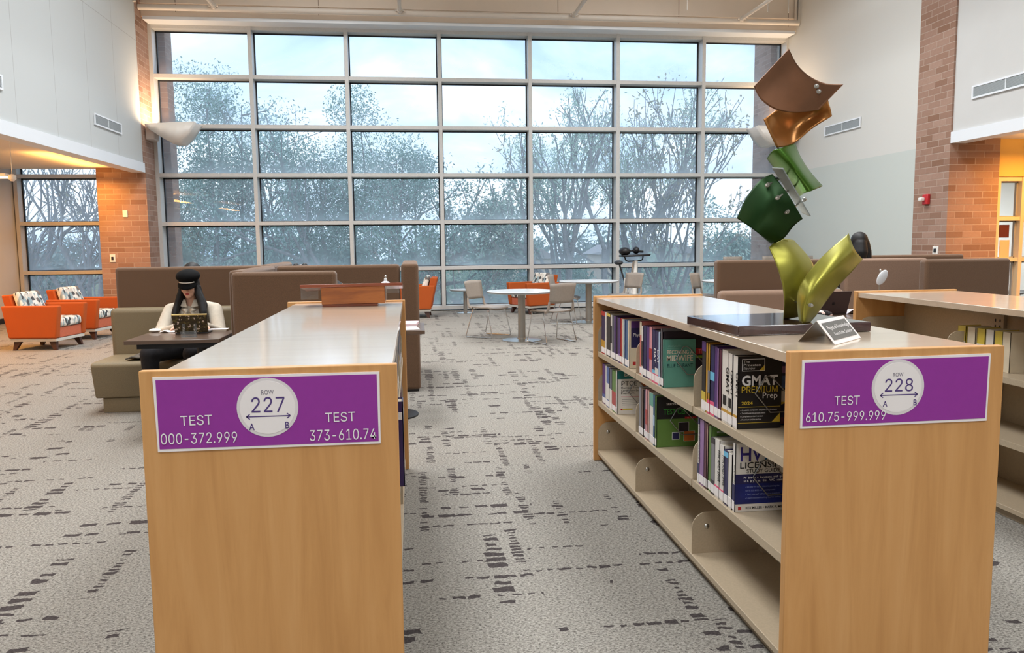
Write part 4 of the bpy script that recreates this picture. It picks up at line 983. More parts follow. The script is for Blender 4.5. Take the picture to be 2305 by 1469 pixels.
# lower book shelf
d_ = row('s', 'books on the lower shelf, far bay', Z2, 4.895, [(1360.7, 'purple', .252, [(.1, .25, 'blue')], {}, 905), (1364, 'white', .25, [], {}, 905), (1370, 'blue', .25, [(.2, .6, 'white')], {}, 910), (1375.5, 'slate', .25, [(.0, .5, 'white')], {}, 912), (1384, 'green', .25, [(.05, .5, 'red')], {'d': .13}, 918)], V1, rnd)
pt = row('s', 'books on the lower shelf, far bay', Z2, ypx(1384, 918), [(1387, 'white', .262, [], {'d': .212, 'label': 'white pharmacy exam book with teal top band, front cover facing out'}, 922)], V1, rnd)[0]
patch(pt, 'teal_band', mat('deep_teal', lin(24, 110, 106), .5), .002, .211, .212, .261); on_cover(pt, "BARRON'S", CRM, .045, .16, .228, .018, .01); on_cover(pt, 'PTCE', BLACK, .026, .122, .172, .027, .0)
for k, (s, e, hh) in enumerate((('Pharmacy Technician', .168, .011), ('Certification Exam', .150, .011), ('Premium', .105, .012))): on_cover(pt, s, BLACK, .024, e, .154 - .0165 * k, hh)
build('orange_badge', MB().lathe([(.02, pt['_y'] - .0006), (.02, pt['_y'])], 24, (.168, 0, .183), axis='y'), bk('orange'), pt, smooth=False)
for k in range(4): patch(pt, 'rule', bk('grey'), .03, .165, .088 - k * .011, .090 - k * .011)
patch(pt, 'yellow_tag', bk('yellow'), .035, .095, .026, .034); patch(pt, 'red_logo', RED, .022, .034, .026, .034); patch(pt, 'rose_line', bk('rose'), .024, .15, .104, .107)
e_ = row('s', 'books on the lower shelf, middle bay', Z2, 4.058, [(1442, 'grey', .252, [], {}, 965), (1447, 'brown', .252, [], {}, 975), (1451.5, 'slate', .25, [], {}, 985), (1456, 'rose', .262, [(.3, .6, 'red')], {}, 988), (1460, 'salmon', .262, [], {}, 990), (1468.5, 'white', .258, [(.75, 1, 'teal')], {}, 995), (1472.5, 'steel blue', .255, [(.4, .6, 'pale blue')], {}, 998)], V2, rnd)
ts = row('s', 'books on the lower shelf, middle bay', Z2, ypx(1472.5, 998), [(1476, 'green', .258, [], {'d': .225, 'label': 'green and black service test book, front cover facing out', 'cover': 'green'}, 1000)], V2, rnd)[0]
GRN = mat('green_ink', lin(60, 150, 60), .5)
patch(ts, 'black_half', BLACK, .002, .224, .142, .257); on_cover(ts, 'SERVICE COMPANY', WHITE, .05, .212, .212, .010, .02); on_cover(ts, 'TEST CENTER', GRN, .035, .214, .165, .028, .02)
patch(ts, 'red_flag', RED, .145, .205, .140, .150, .0012); on_cover(ts, '4th Edition', WHITE, .15, .2, .1415, .006, 0)
for x0, x1, z0, z1, c in ((.115, .165, .075, .122, 'dark'), (.082, .116, .038, .072, 'navy'), (.142, .196, .028, .076, 'orange')): patch(ts, 'picture_frame', WHITE, x0 - .002, x1 + .002, z0 - .002, z1 + .002, .0010); patch(ts, 'picture', bk(c), x0, x1, z0, z1, .0014)
f_ = row('s', 'books on the lower shelf, near bay', Z2, 3.172, [(1572, 'white', .282, [(.0, .12, 'white'), (.12, .3, 'navy'), (.9, 1, 'navy')], {}, 1105), (1582, 'lilac', .278, [], {}, 1110), (1587.6, 'maroon', .276, [], {}, 1113),
    (1590, 'salmon', .276, [], {}, 1114), (1596.6, 'lime', .272, [], {'d': .2, 'cover': 'green'}, 1118), (1605.6, 'grey', .232, [(.0, .25, 'dark'), (.9, 1, 'dark')], {}, 1122), (1616, 'white', .236, [(.18, .21, 'hot pink')], {'d': .21}, 1128), (1626, 'white', .226, [(.18, .21, 'hot pink')], {'d': .2}, 1134), (1635.5, 'navy', .216, [(.88, .97, 'sky')], {}, 1140), (1644, 'white', .214, [], {}, 1145)], V3, rnd)
spine_text(f_[0], 'CIVIL SERVICE EXAMS', f_[0]['_th'], f_[0]['_h'], BLACK, .32, .88, .03, f_[0]['_th'] * .6)
for t in (f_[6], f_[7]): spine_text(t, 'PHR AND SPHR', t['_th'], t['_h'], BLACK, .30, .84, .02, t['_th'] * .5)
on_cover(f_[4], '2015', WHITE, .02, .05, .245, .009)
bg2 = row('s', 'books on the lower shelf, near bay', Z2, ypx(1644, 1145), [(1645.5, 'maroon', .23, [], {'d': .236, 'cover': 'dark', 'label': 'dark red book showing only its edge behind the HVAC cover'}, 1146)], V3, rnd)[0]
hv = row('s', 'books on the lower shelf, near bay', Z2, ypx(1645.5, 1146), [(1651, 'white', .264, [(.12, .40, 'navy')], {'d': .224, 'label': 'white and blue HVAC licensing study guide, front cover facing out'}, 1148)], V3, rnd)[0]
spine_text(hv, 'LICENSING', hv['_th'], hv['_h'], BLACK, .42, .68, .02, hv['_th'] * .5)
BLUE = mat('cover_royal_blue', lin(30, 44, 130), .4, tint2=lin(22, 26, 76), nscale=9); HV1 = mat('violet_ink', lin(52, 40, 126), .5); HV2 = mat('cyan_ink', lin(34, 116, 168), .5)
patch(hv, 'blue_field', BLUE, .002, .223, .030, .145); patch(hv, 'navy_band', bk('navy'), .002, .223, .108, .145, .0010)
on_cover(hv, 'HV', HV1, .020, .108, .196, .054, .025); on_cover(hv, 'AC', HV2, .114, .205, .196, .054, .025)
on_cover(hv, 'LICENSING', BLACK, .019, .212, .168, .023, .02); on_cover(hv, 'STUDY GUIDE', BLACK, .045, .176, .150, .014, .02)
on_cover(hv, 'Problems, calculations, and tips', WHITE, .034, .19, .128, .0085, .02); on_cover(hv, 'to help you ace the HVAC exams', WHITE, .034, .19, .115, .0085, .02)
LTB = mat('pale_blue_ink', lin(150, 160, 210), .5)
for k, (s, e) in enumerate((('• Review the basic steps to passing the', .176), ('NATE, ICE, RSES and licensing exams', .16), ('• Test yourself with practice questions', .18), ('• Learn troubleshooting tips for testing', .182))): on_cover(hv, s, LTB, .042, e, .093 - k * .0145, .0058, 0)
patch(hv, 'red_logo', RED, .014, .026, .008, .020); on_cover(hv, 'REX MILLER • MARK R. MILLER', BLACK, .044, .212, .010, .009, .02)

# wire book supports, one after the last book of each group
def support(label, y, z, x0, k=1.0):
    t = thing('book_support', label, 'book support', (x0, y, z), 0, 'wire book supports')
    p = [(.19, 0, .062), (.235, 0, .062), (.06, 0, .062), (.0, 0, .135), (.012, 0, .155), (.036, 0, .195), (.052, 0, .2), (.068, 0, .19), (.16, 0, .095), (.235, 0, .085)][1:]
    build('wire', MB().tube(p, .0026, 6), WIRE, t)
    build('clip', MB().box(.222, .238, -.008, .008, .055, .095), WIRE, t, smooth=False)
for lab, ob, z, dx in (('bent wire support against the black test preparation cover', gm, Z1, .07), ('bent wire support against the teal midwife cover', mw, Z1, .06), ('bent wire support against the HVAC cover', hv, Z2, .07), ('bent wire support against the green service test cover', ts, Z2, .07), ('bent wire support against the white pharmacy cover', pt, Z2, .07)):
    support(lab, ob.location.y + ob['_y'] - .006, z, XS + dx)
for o in list(COL.objects):
    for k in ('_y', '_th', '_h'):
        if k in o: del o[k]

# books along the aisle face of the row 227 case, seen edge on
XE = -.082
ORD = 'first second third fourth fifth sixth seventh eighth ninth tenth eleventh twelfth thirteenth fourteenth fifteenth sixteenth seventeenth eighteenth nineteenth twentieth'.split() + ['twenty-%s' % k for k in 'first second third fourth fifth sixth seventh eighth ninth'.split()] + ['thirtieth'] + ['thirty-%s' % k for k in 'first second third fourth'.split()]
def lrow(z, y0, y1, hmin, hmax, cols, where, group, out=0.0):
    y = y0; i = 0
    while y > y1:
        th = rnd.uniform(.022, .045); c = cols[i % len(cols)]
        book('%s book, %s from the lectern side, %s' % (c, ORD[i], where), y, th - .001, rnd.uniform(hmin, hmax), .19, XE - .004 * rnd.random() + out, z, c, 1, group=group); y -= th; i += 1
lrow(.7205, 4.86, 4.16, .22, .27, ['white', 'pale blue', 'black', 'white', 'rose', 'white'], 'row 227 top shelf, far bay', 'books in row 227, far bay')
lrow(.7205, 3.99, 3.3, .23, .28, ['white', 'white', 'navy', 'cream', 'white', 'purple'], 'row 227 top shelf, middle bay', 'books in row 227, middle bay')
lrow(.4005, 4.86, 4.3, .22, .26, ['purple', 'white', 'rose', 'maroon'], 'row 227 lower shelf, far bay', 'books in row 227, far bay')
lrow(.4005, 3.99, 3.4, .22, .26, ['maroon', 'white', 'pink', 'white'], 'row 227 lower shelf, middle bay', 'books in row 227, middle bay')
lrow(.6205, 3.09, 2.72, .29, .33, ['white', 'pale blue', 'white', 'black', 'white'], 'behind the big purple book', 'books in row 227, near bay')
lrow(.3005, 2.95, 2.45, .22, .27, ['white', 'cream', 'white'], 'row 227 lowest shelf', 'books in row 227, near bay')
t = book('big dark purple book with a white label, jutting from row 227', 2.66, .075, .285, .2, -.042, .6228, 'purple', 1, [], sticker=False)
for k in t.children:
    if k.name.startswith('cover'): k.data.materials.clear(); k.data.materials.append(mat('cover_deep_purple', lin(44, 22, 84), .4, coat=.3))
build('shelf_tag', MB().box(-.03, -.004, -.0385, -.0368, .225, .25), PAPER, t, bevel=.001)

# small row of books left in the nearly empty case
for k, (px, c) in enumerate(((2176, 'yellow'), (2198, 'cream'), (2220, 'yellow'), (2240, 'white'), (2260, 'yellow'), (2278, 'cream'))):
    yy = Xp(px, 745, 3.06).y
    nx = Xp(px - 20, 745, 3.06).y
    book('%s small book, %s from the far end, nearly empty bookcase' % (c, ('first', 'second', 'third', 'fourth', 'fifth', 'sixth')[k]), nx, (nx - yy) * .9, .21, .14, 3.06, .7205, c, -1, [(.2, .6, 'white')] if c == 'yellow' else [], sticker=False, group='six small books in the nearly empty case')
# ---------------------------------------------------------------- people
SKIN = mat('skin', lin(226, 178, 152), .5, noise=.04, nscale=30)
HAIR = mat('black_hair', lin(11, 9, 10), .6, noise=.3, nscale=90)
BLOUSE = mat('cream_blouse', lin(200, 188, 170), .8, noise=.04, nscale=30, bump=.6, bscale=28)
TROUSER = mat('black_trousers', lin(26, 24, 28), .85, noise=.2, nscale=60)
LIPS = mat('lips', lin(176, 70, 66), .45)
CAPF = mat('black_cap_cloth', lin(8, 8, 9), .85, spec=.15)
def head(mb, c, s=1.0, down=.0):
    """skull, jaw, nose, ears; faces -y; down tilts the face"""
    c = Vector(c); R3 = Matrix.Rotation(down, 3, 'X')
    def P(x, y, z): return c + R3 @ Vector((x, y, z)) * s
    mb.ell(P(0, .01, .03), .074 * s, .092 * s, .098 * s, 20, 14, rot=R3)
    mb.ell(P(0, -.022, -.035), .060 * s, .066 * s, .080 * s, 18, 12, rot=R3)
    mb.ell(P(0, -.058, -.088), .030 * s, .026 * s, .024 * s, 12, 8, rot=R3)
    mb.cap(P(0, -.088, .02), P(0, -.104, -.022), .008 * s, .013 * s, 10)
    for k in (-1, 1):
        mb.ell(P(k * .010, -.096, -.026), .008 * s, .009 * s, .007 * s, 8, 6)
        mb.ell(P(k * .036, -.068, -.018), .024 * s, .020 * s, .024 * s, 10, 8, rot=R3)
        mb.ell(P(k * .075, .016, -.004), .010 * s, .020 * s, .032 * s, 10, 8, rot=R3)
    mb.ell(P(0, -.079, -.055), .022 * s, .013 * s, .010 * s, 12, 8, rot=R3)
    return P
def hand(mb, wrist, d, pn, side, k=1.0, curl=.5):
    """palm along d, back of hand along pn; four unequal bent fingers and a thumb"""
    wrist, d, pn = Vector(wrist), Vector(d).normalized(), Vector(pn).normalized(); sx = d.cross(pn).normalized() * side
    for u in (-.026, -.009, .009, .026): mb.cap(wrist + sx * u * .6, wrist + d * .078 * k + sx * u, .013 * k, .011 * k, 8)
    for u, L2 in ((-.029, .060), (-.010, .074), (.010, .080), (.029, .070)):
        b = wrist + d * .082 * k + sx * u; m1 = b + (d - pn * curl * .35) .normalized() * L2 * .45; m2 = m1 + (d - pn * curl * .9).normalized() * L2 * .32; e = m2 + (d - pn * curl * 1.6).normalized() * L2 * .26
        mb.cap(b, m1, .0095, .0085, 8).cap(m1, m2, .0085, .0078, 8).cap(m2, e, .0078, .0066, 8)
    b = wrist + d * .02 + sx * .03; m1 = b + (d * .55 + sx * .8 - pn * .15).normalized() * .042; e = m1 + (d * .9 + sx * .35 - pn * .2).normalized() * .034
    mb.cap(b, m1, .013, .0105, 8).cap(m1, e, .0105, .008, 8)

t = thing('person', 'seated person in a black cap and cream ruffled blouse working at a laptop', 'person', (-1.925, 7.22, 0))
b = MB(); HC = (0, -.06, 1.083); HS = .87; P = head(b, HC, HS, .26)
b.cap((0, -.015, 1.01), (0, .015, .90), .044, .052, 14)
b.ell((0, .04, .79), .13, .085, .16).ell((0, .10, .56), .14, .11, .12)
for s in (-1, 1): b.cap((s * .10, .04, .89), (s * .17, .035, .87), .045, .045)
W = {-1: (.055, -.53, .782), 1: (.225, -.54, .782)}; E_ = {-1: (-.225, -.17, .672), 1: (.265, -.17, .672)}
for s in (-1, 1):
    b.cap((s * .175, .035, .865), E_[s], .042, .034).cap(E_[s], W[s], .034, .024)
    hand(b, W[s], (-.15 * s, -1, -.1), (0, -.1, 1), -s, 1.0, .45)
K = {-1: (-.25, -.40, .54), 1: (.10, -.44, .54)}; A = {-1: (-.27, -.30, .09), 1: (.10, -.34, .09)}
for s in (-1, 1):
    b.cap((s * .09, .10, .54), K[s], .075, .055).cap(K[s], A[s], .05, .036)
joined('body', b, SKIN, t, .0065, 3)
b = MB()
b.ell((0, .045, .78), .155, .115, .185, 20, 14).ell((0, .10, .57), .165, .125, .10, 20, 14)
for s in (-1, 1):
    b.cap((s * .06, .03, .905), (s * .185, .035, .865), .055, .064)
    b.cap((s * .185, .035, .865), E_[s], .066, .060)
    e, w2 = Vector(E_[s]), Vector(W[s]); b.cap(e, e + (w2 - e) * .86, .058, .042)
blouse = joined('blouse', b, BLOUSE, t, .011, 3)
b = MB()
for s in (-1, 1):                                            # collar leaves, ruffles down the front
    b.hexa([(s * .018, -.082, .898), (s * .085, -.045, .912), (s * .07, -.012, .968), (s * .035, -.05, .963)][::s], [(s * .012, -.098, .898), (s * .08, -.062, .906), (s * .075, -.024, .970), (s * .036, -.064, .966)][::s])
build('collar', b, BLOUSE, t, bevel=.004)
b = MB()
for s in (-1, 1):
    rows = []
    for i in range(15):
        z = .89 - .014 * i; k = math.sin(i * 2.1) * .010
        rows.append([(s * .006, -.100 - .012 * math.sin(i * .22), z), (s * (.028 + k), -.118 - abs(k) - .010 * math.sin(i * .22), z + .004), (s * (.052 + k * 1.4), -.094 + k, z - .002)])
    b.grid(rows)
build('ruffles', b, BLOUSE, t, solid=.003, sharp=80)
b = MB()
b.ell((0, .10, .53), .17, .14, .105, 18, 12)
for s in (-1, 1):
    b.cap((s * .09, .08, .545), K[s], .098, .078).cap(K[s], A[s], .074, .060)
joined('trousers', b, TROUSER, t, .012, 4)
for s in (-1, 1):
    ax, ay, az = A[s]
    build('shoe', MB().cap((ax, ay + .02, .05), (ax, ay - .13, .032), .046, .032).box(ax - .038, ax + .038, ay - .15, ay + .055, .0, .016), BLACKP, t)
b = MB()
b.ell((0, -.015, 1.105), .079, .094, .084, 18, 12)
for s, zb, w0 in ((-1, .78, .024), (1, .68, .031)):
    b.tube([(s * .06, -.06, 1.09), (s * .074, -.072, 1.02), (s * .100, -.078, .94), (s * .118, -.096, .86), (s * .122, -.110, zb + .03), (s * .118, -.108, zb)], [.02, .026, w0, w0 + .004, w0, .012], 12)
    b.tube([(s * .05, .0, 1.06), (s * .08, -.02, .98), (s * .11, -.035, .91), (s * .12, -.06, .83)], [.03, .036, .036, .015], 10)
b.tube([(0, .07, 1.08), (0, .10, .98), (0, .13, .88), (0, .13, .75)], [.065, .08, .085, .05], 12)
hr = joined('hair', b, HAIR, t, .009, 2)
R3 = Matrix.Rotation(.22, 3, 'X'); HV = Vector(HC)
cap_ob = build('cap', MB().ell(HV + R3 @ Vector((0, .008, .088)), .099, .106, .056, 24, 12, rot=R3).lathe([(.080, 0), (.083, .02), (.086, .04), (.092, .058)], 28, (0, 0, 0)), CAPF, t)
vv = cap_ob.data.vertices
for i in range(len(vv) - 28 * 4, len(vv)): vv[i].co = HV + R3 @ (Vector((vv[i].co.x * .94, vv[i].co.y * 1.06, vv[i].co.z + .030)) + Vector((0, .006, 0)))
rows = []
for i in range(13):
    a = math.radians(-75 + 150 * i / 12)
    rows.append([HV + R3 @ Vector((math.sin(a) * .080 * (1 + .03 * k), -.0 - math.cos(a) * (.082 + .020 * k) , .036 - .021 * k * math.cos(a) ** .5)) for k in (0, .6, 1.2, 1.8)])
build('visor', MB().grid(rows), CAPF, cap_ob, solid=.005, sharp=70)
rows = []
for i in range(11):
    a = math.radians(-50 + 100 * i / 10)
    rows.append([HV + R3 @ Vector((math.sin(a) * .082, .006 - math.cos(a) * .0925, z)) for z in (.044, .054)])
build('band', MB().grid(rows), mat('silver_band', lin(214, 208, 198), .4), cap_ob, solid=.002)
build('lips', MB().ell(P(0, -.0895, -.050), .018, .006, .004, 14, 8).ell(P(0, -.089, -.0595), .016, .006, .005, 14, 8), LIPS, t)
for s in (-1, 1): build('eye', MB().ell(P(s * .031, -.083, .012), .012, .005, .006, 12, 8), mat('dark_eye', lin(40, 28, 26), .3), t)

def sitter(label, x, y, rz, top, shirt, hairfn, standing=False):
    """simple seated or standing person whose crown reaches height top"""
    t = thing('person', label, 'person', (x, y, 0), rz)
    b = MB(); hz = top - .135
    s0 = .53 if not standing else .82 * top / 1.66
    sh = hz - .21
    P = head(b, (0, -.03, hz), 1.0, .15)
    b.cap((0, 0, hz - .08), (0, .01, sh + .02), .045, .05)
    b.ell((0, .02, (sh + s0) / 2 + .05), .13, .09, (sh - s0) / 2 + .05).ell((0, .05, s0 + .02), .14, .10, .10)
    hands = {}
    for s in (-1, 1):
        e = (s * .23, -.06, sh - .24); w2 = (s * .13, -.27, sh - .26 if not standing else sh - .30)
        b.cap((s * .16, .01, sh - .02), e, .042, .034).cap(e, w2, .034, .024); hand(b, w2, (-.2 * s, -1, -.1), (0, 0, 1), -s); hands[s] = (e, w2)
        if standing: b.cap((s * .09, .04, s0), (s * .10, .02, s0 * .53), .08, .055).cap((s * .10, .02, s0 * .53), (s * .10, .05, .09), .052, .036)
        else: b.cap((s * .09, .04, .54), (s * .12, -.38, .54), .075, .055).cap((s * .12, -.38, .54), (s * .12, -.36, .09), .05, .036)
    joined('body', b, SKIN, t, .010, 3)
    b = MB(); b.ell((0, .02, (sh + s0) / 2 + .04), .16, .115, (sh - s0) / 2 + .06)
    for s in (-1, 1): b.cap((s * .05, .01, sh + .01), (s * .165, .01, sh - .02), .05, .06).cap((s * .165, .01, sh - .02), hands[s][0], .06, .052).cap(hands[s][0], Vector(hands[s][0]).lerp(Vector(hands[s][1]), .85), .05, .04)
    joined('shirt', b, shirt, t, .014, 3)
    b = MB(); b.ell((0, .05, s0), .165, .125, .11)
    for s in (-1, 1):
        if standing: b.cap((s * .09, .04, s0), (s * .10, .02, s0 * .53), .098, .075).cap((s * .10, .02, s0 * .53), (s * .10, .05, .1), .072, .06)
        else: b.cap((s * .09, .04, .545), (s * .12, -.38, .545), .09, .074).cap((s * .12, -.38, .545), (s * .12, -.36, .1), .07, .058)
    joined('trousers', b, TROUSER, t, .016, 3)
    for s in (-1, 1):
        ay = .05 if standing else -.36; ax = s * (.10 if standing else .12)
        build('shoe', MB().cap((ax, ay + .02, .05), (ax, ay - .13, .032), .046, .032).box(ax - .036, ax + .036, ay - .15, ay + .055, 0, .016), BLACKP, t)
    b = MB(); hairfn(b, hz); joined('hair', b, HAIR, t, .011, 3)
    for s in (-1, 1): build('eye', MB().ell(P(s * .031, -.085, .012), .012, .006, .007, 10, 8), mat('dark_eye', lin(40, 28, 26), .3), t)
    return t
def h_short(b, hz): b.ell((0, .0, hz + .045), .092, .11, .095, 18, 12).ell((0, .05, hz - .02), .08, .07, .09)
def h_long(b, hz):
    b.ell((0, .0, hz + .045), .095, .112, .095, 18, 12)
    for s in (-1, 1): b.tube([(s * .07, .0, hz + .03), (s * .09, .01, hz - .08), (s * .10, .02, hz - .2), (s * .09, .03, hz - .32)], [.04, .045, .04, .015], 10)
    b.tube([(0, .06, hz + .02), (0, .085, hz - .1), (0, .095, hz - .3)], [.07, .085, .04], 10)
def h_buns(b, hz):
    b.ell((0, .0, hz + .035), .09, .108, .085, 18, 12)
    for s in (-1, 1): b.ell((s * .045, .02, hz + .115), .035, .035, .03)
q = Yp(432, 590, 8.55); sitter('person behind the tan booth, only dark hair crown showing above it', q.x, 8.55, math.pi, q.z, mat('grey_shirt', lin(110, 112, 120), .8), h_short)
q = Yp(670, 594, 8.6); sitter('person with two small dark hair buns just visible over the long brown screen', q.x + .03, 8.6, math.pi, q.z, mat('green_shirt', lin(84, 104, 90), .8), h_buns)
q = Yp(766, 630, 6.72); sitter('dark haired person seated behind the brown screen near the lectern', q.x - .075, 6.78, math.pi / 2, q.z, mat('black_shirt', lin(40, 38, 44), .8), h_long)
q = Yp(1935, 522, 8.7); sitter('long dark haired person standing behind the booth, beyond the sculpture curl', q.x, 8.7, math.pi * .88, q.z, mat('black_shirt', lin(40, 38, 44), .8), h_long, True)

# ---------------------------------------------------------------- things on the booth tables
TT = .7422
q = Zp(432, 751, TT)
t = thing('laptop', 'open laptop with floral patterned lid in front of the capped person', 'laptop', (q.x, q.y, TT))
build('base', MB().box(-.125, .125, .0, .18, .0, .014), mat('laptop_grey', lin(60, 58, 58), .4), t, bevel=.003)
a, c2 = Vector((0, -.045, .158)), Vector((0, 0, 0))
build('lid', MB().hexa([(-.125, -.004, .012), (.125, -.004, .012), (.125, .006, .012), (-.125, .006, .012)], [(-.134, -.048, .150), (.130, -.048, .150), (.130, -.039, .152), (-.134, -.039, .152)]), FLORAL, t, bevel=.002)
build('lid_edge', MB().hexa([(-.134, -.049, .149), (.130, -.049, .149), (.130, -.037, .152), (-.134, -.037, .152)], [(-.134, -.049, .157), (.130, -.049, .157), (.130, -.037, .160), (-.134, -.037, .160)]), mat('gold_edge', lin(206, 176, 110), .5), t)
q = Zp(349, 747, TT); t = thing('computer_mouse', 'white computer mouse on the walnut booth table', 'mouse', (q.x, q.y, TT)); build('shell', MB().ell((0, 0, .014), .046, .034, .016, 18, 10), WHITEP, t); build('wheel', MB().lathe([(.006, -.003), (.006, .003)], 12, (.018, 0, .028), axis='y'), PAPER2, t)
q = Zp(428, 757, TT); t = thing('phone_stand', 'small clear acrylic stand in front of the floral laptop', 'stand', (q.x, q.y - .02, TT))
build('acrylic', MB().box(-.055, .055, -.03, -.024, 0, .045).box(-.055, .055, -.03, .02, 0, .005).box(-.052, -.032, .008, .014, 0, .10).box(.032, .052, .008, .014, 0, .10), CLEAR, t)
q = Zp(489, 746, TT); t = thing('notebook', 'white notebook lying flat beside the floral laptop', 'notebook', (q.x, q.y + .05, TT)); build('page_block', MB().box(-.07, .07, -.05, .05, .0, .014), PAGES, t); build('cover', MB().box(-.072, .072, -.052, .052, .014, .017), PAPER, t)
q = Zp(376, 748, TT); tag(build('tissue', MB().grid([[(q.x - .05 + .035 * i, q.y + .03 * j - .02, TT + .003 + .012 * max(0, math.sin(i * 1.7 + j * 2.3))) for i in range(5)] for j in range(4)]), PAPER, solid=.003), 'crumpled white tissue between the mouse and the floral laptop', 'tissue')
t = thing('jacket', 'grey cloth jacket lying on the booth seat beside the capped person', 'jacket', (-2.37, 7.28, .449))
build('cloth', MB().grid([[(-.10 + .05 * i, -.16 + .06 * j, .014 + .022 * abs(math.sin(i * 1.3 + j * .9)) * (0 < i < 4)) for i in range(5)] for j in range(6)]), mat('grey_cloth', lin(96, 90, 82), .9, noise=.2, nscale=60), t, solid=.012)
# aisle table: pink papers
for k, (dx, dy, an, m_) in enumerate(((-.085, .11, .12, PAPER), (-.09, .40, -.10, mat('pink_paper', lin(238, 212, 218), .7)))):
    t = thing('paper_stack', ('white paper sheets on the aisle end booth table', 'pale pink folded papers on the aisle end booth table')[k], 'papers', (.02 + dx, 6.32 + dy, TT), an)
    build('sheets', MB().box(-.09, .10, -.12, .12, 0, .006 + .02 * k), m_, t, bevel=.002)
# table behind the sculpture
q0, q1 = Zp(1848, 709, TT), Zp(1906, 711, TT)
t = thing('laptop', 'dark laptop standing open on the table behind the sculpture', 'laptop', ((q0.x + q1.x) / 2 + .02, q0.y + .02, TT))
DKL = mat('laptop_maroon', lin(66, 50, 48), .45)
build('base', MB().box(-.15, .15, 0, .2, 0, .014), DKL, t, bevel=.003)
build('lid', MB().hexa([(-.15, -.006, .012), (.15, -.006, .012), (.15, .004, .012), (-.15, .004, .012)], [(-.146, -.075, .215), (.156, -.075, .215), (.156, -.066, .216), (-.146, -.066, .216)]), DKL, t, bevel=.002)
for i in (0, 1):
    for j in (0, 1):
        z = .092 + .0125 * j; build('emblem_square', MB().hexa([(-.012 + .0125 * i, -.0085 - .34 * (z - .012), z), (-.001 + .0125 * i, -.0085 - .34 * (z - .012), z), (-.001 + .0125 * i, -.0085 - .34 * (z + .011 - .012), z + .011), (-.012 + .0125 * i, -.0085 - .34 * (z + .011 - .012), z + .011)], [(-.012 + .0125 * i, -.0065 - .34 * (z - .012), z), (-.001 + .0125 * i, -.0065 - .34 * (z - .012), z), (-.001 + .0125 * i, -.0065 - .34 * (z + .011 - .012), z + .011), (-.012 + .0125 * i, -.0065 - .34 * (z + .011 - .012), z + .011)]), BLACK, t, smooth=False)
q = Zp(1855, 716, TT); t = thing('pouch', 'black and cream patterned cloth pouch before the dark laptop', 'pouch', (q.x, q.y + .03, TT)); build('cloth', MB().ell((0, 0, .035), .075, .05, .036, 18, 10), MARBLEP, t); build('knot', MB().ell((.045, -.03, .03), .03, .025, .028, 12, 8), MARBLEP, t)
q = Zp(1936, 704, TT); t = thing('magazine', 'open magazine beside the dark laptop on the booth table', 'magazine', (q.x - .05, q.y, TT))
for s in (-1, 1): build('page_leaf', MB().grid([[(s * .13 * i / 8, -.09 + .18 * j / 3, .004 + .035 * math.sin(math.pi * min(1, i / 8 * 1.05)) ** 1.0) for i in range(9)] for j in range(4)]), mat('lavender_page', lin(226, 222, 236), .7), t, solid=.004)
# ---------------------------------------------------------------- outdoors
struct('ground', MB().box(-80, 90, 17.7, 190, -4.3, -4.2), mat('winter_grass', lin(120, 122, 96), .95, tint2=lin(88, 96, 70), nscale=.6), smooth=False)
struct('wall_exterior_fin', MB().box(-5.55, -4.93, 17.52, 17.98, -4.2, 7.6), BRICK, smooth=False)
struct('wall_exterior_fin_east', MB().box(8.11, 8.75, 17.52, 18.38, -4.2, 7.6), BRICK, smooth=False)
BARK = mat('bark', lin(128, 128, 130), .9, noise=.2, nscale=12)
def leafm(name, c, c2):
    m = bpy.data.materials.new(name); m.use_nodes = True; nt = m.node_tree; nt.nodes.clear(); o = nn(nt, 'ShaderNodeOutputMaterial')
    geo = nn(nt, 'ShaderNodeNewGeometry')
    col = ramp(nt, geo.outputs['Random Per Island'], [(0, c), (1, c2)])
    d = nn(nt, 'ShaderNodeBsdfDiffuse', {0: col}); tr = nn(nt, 'ShaderNodeBsdfTranslucent', {0: col})
    s = nn(nt, 'ShaderNodeMixShader', {0: .4, 1: d.outputs[0], 2: tr.outputs[0]}); nt.links.new(s.outputs[0], o.inputs[0]); return m
LEAF = leafm('oak_leaf', lin(88, 124, 116), lin(178, 206, 196)); LEAF2 = leafm('pale_leaf', lin(156, 186, 170), lin(208, 222, 206)); LEAF3 = leafm('dry_leaf', lin(150, 146, 124), lin(190, 186, 166))  # green leaf tones paled and cooled so the colour carries haze
def rnd_unit(r):
    while True:
        v = Vector((r.uniform(-1, 1), r.uniform(-1, 1), r.uniform(-1, 1)))
        if .05 < v.length < 1: return v.normalized()
def leaves_mesh(pts, size, seed, flat=.4):
    """one diamond leaf at each point, as numpy arrays"""
    g = np.random.default_rng(seed); n = len(pts); P = np.array(pts)
    a = g.normal(size=(n, 3)); a /= np.linalg.norm(a, axis=1)[:, None]
    b = np.cross(a, g.normal(size=(n, 3))); b /= np.linalg.norm(b, axis=1)[:, None]
    s = size * g.uniform(.6, 1.25, (n, 1))
    q = np.stack([P - a * s, P + b * s * flat, P + a * s, P - b * s * flat], 1).reshape(-1, 3)
    me = bpy.data.meshes.new('foliage'); me.vertices.add(4 * n); me.vertices.foreach_set('co', q.astype(np.float32).ravel())
    me.loops.add(4 * n); me.loops.foreach_set('vertex_index', np.arange(4 * n, dtype=np.int32))
    me.polygons.add(n); me.polygons.foreach_set('loop_start', np.arange(0, 4 * n, 4, dtype=np.int32)); me.update(calc_edges=True); return me
def foliage(pts, size, seed, m, parent, flat=.4, kind='stuff'):
    me = leaves_mesh(pts, size, seed, flat); me.materials.append(m)
    o = bpy.data.objects.new('foliage', me); COL.objects.link(o); o.parent = parent; o['kind'] = kind; return o
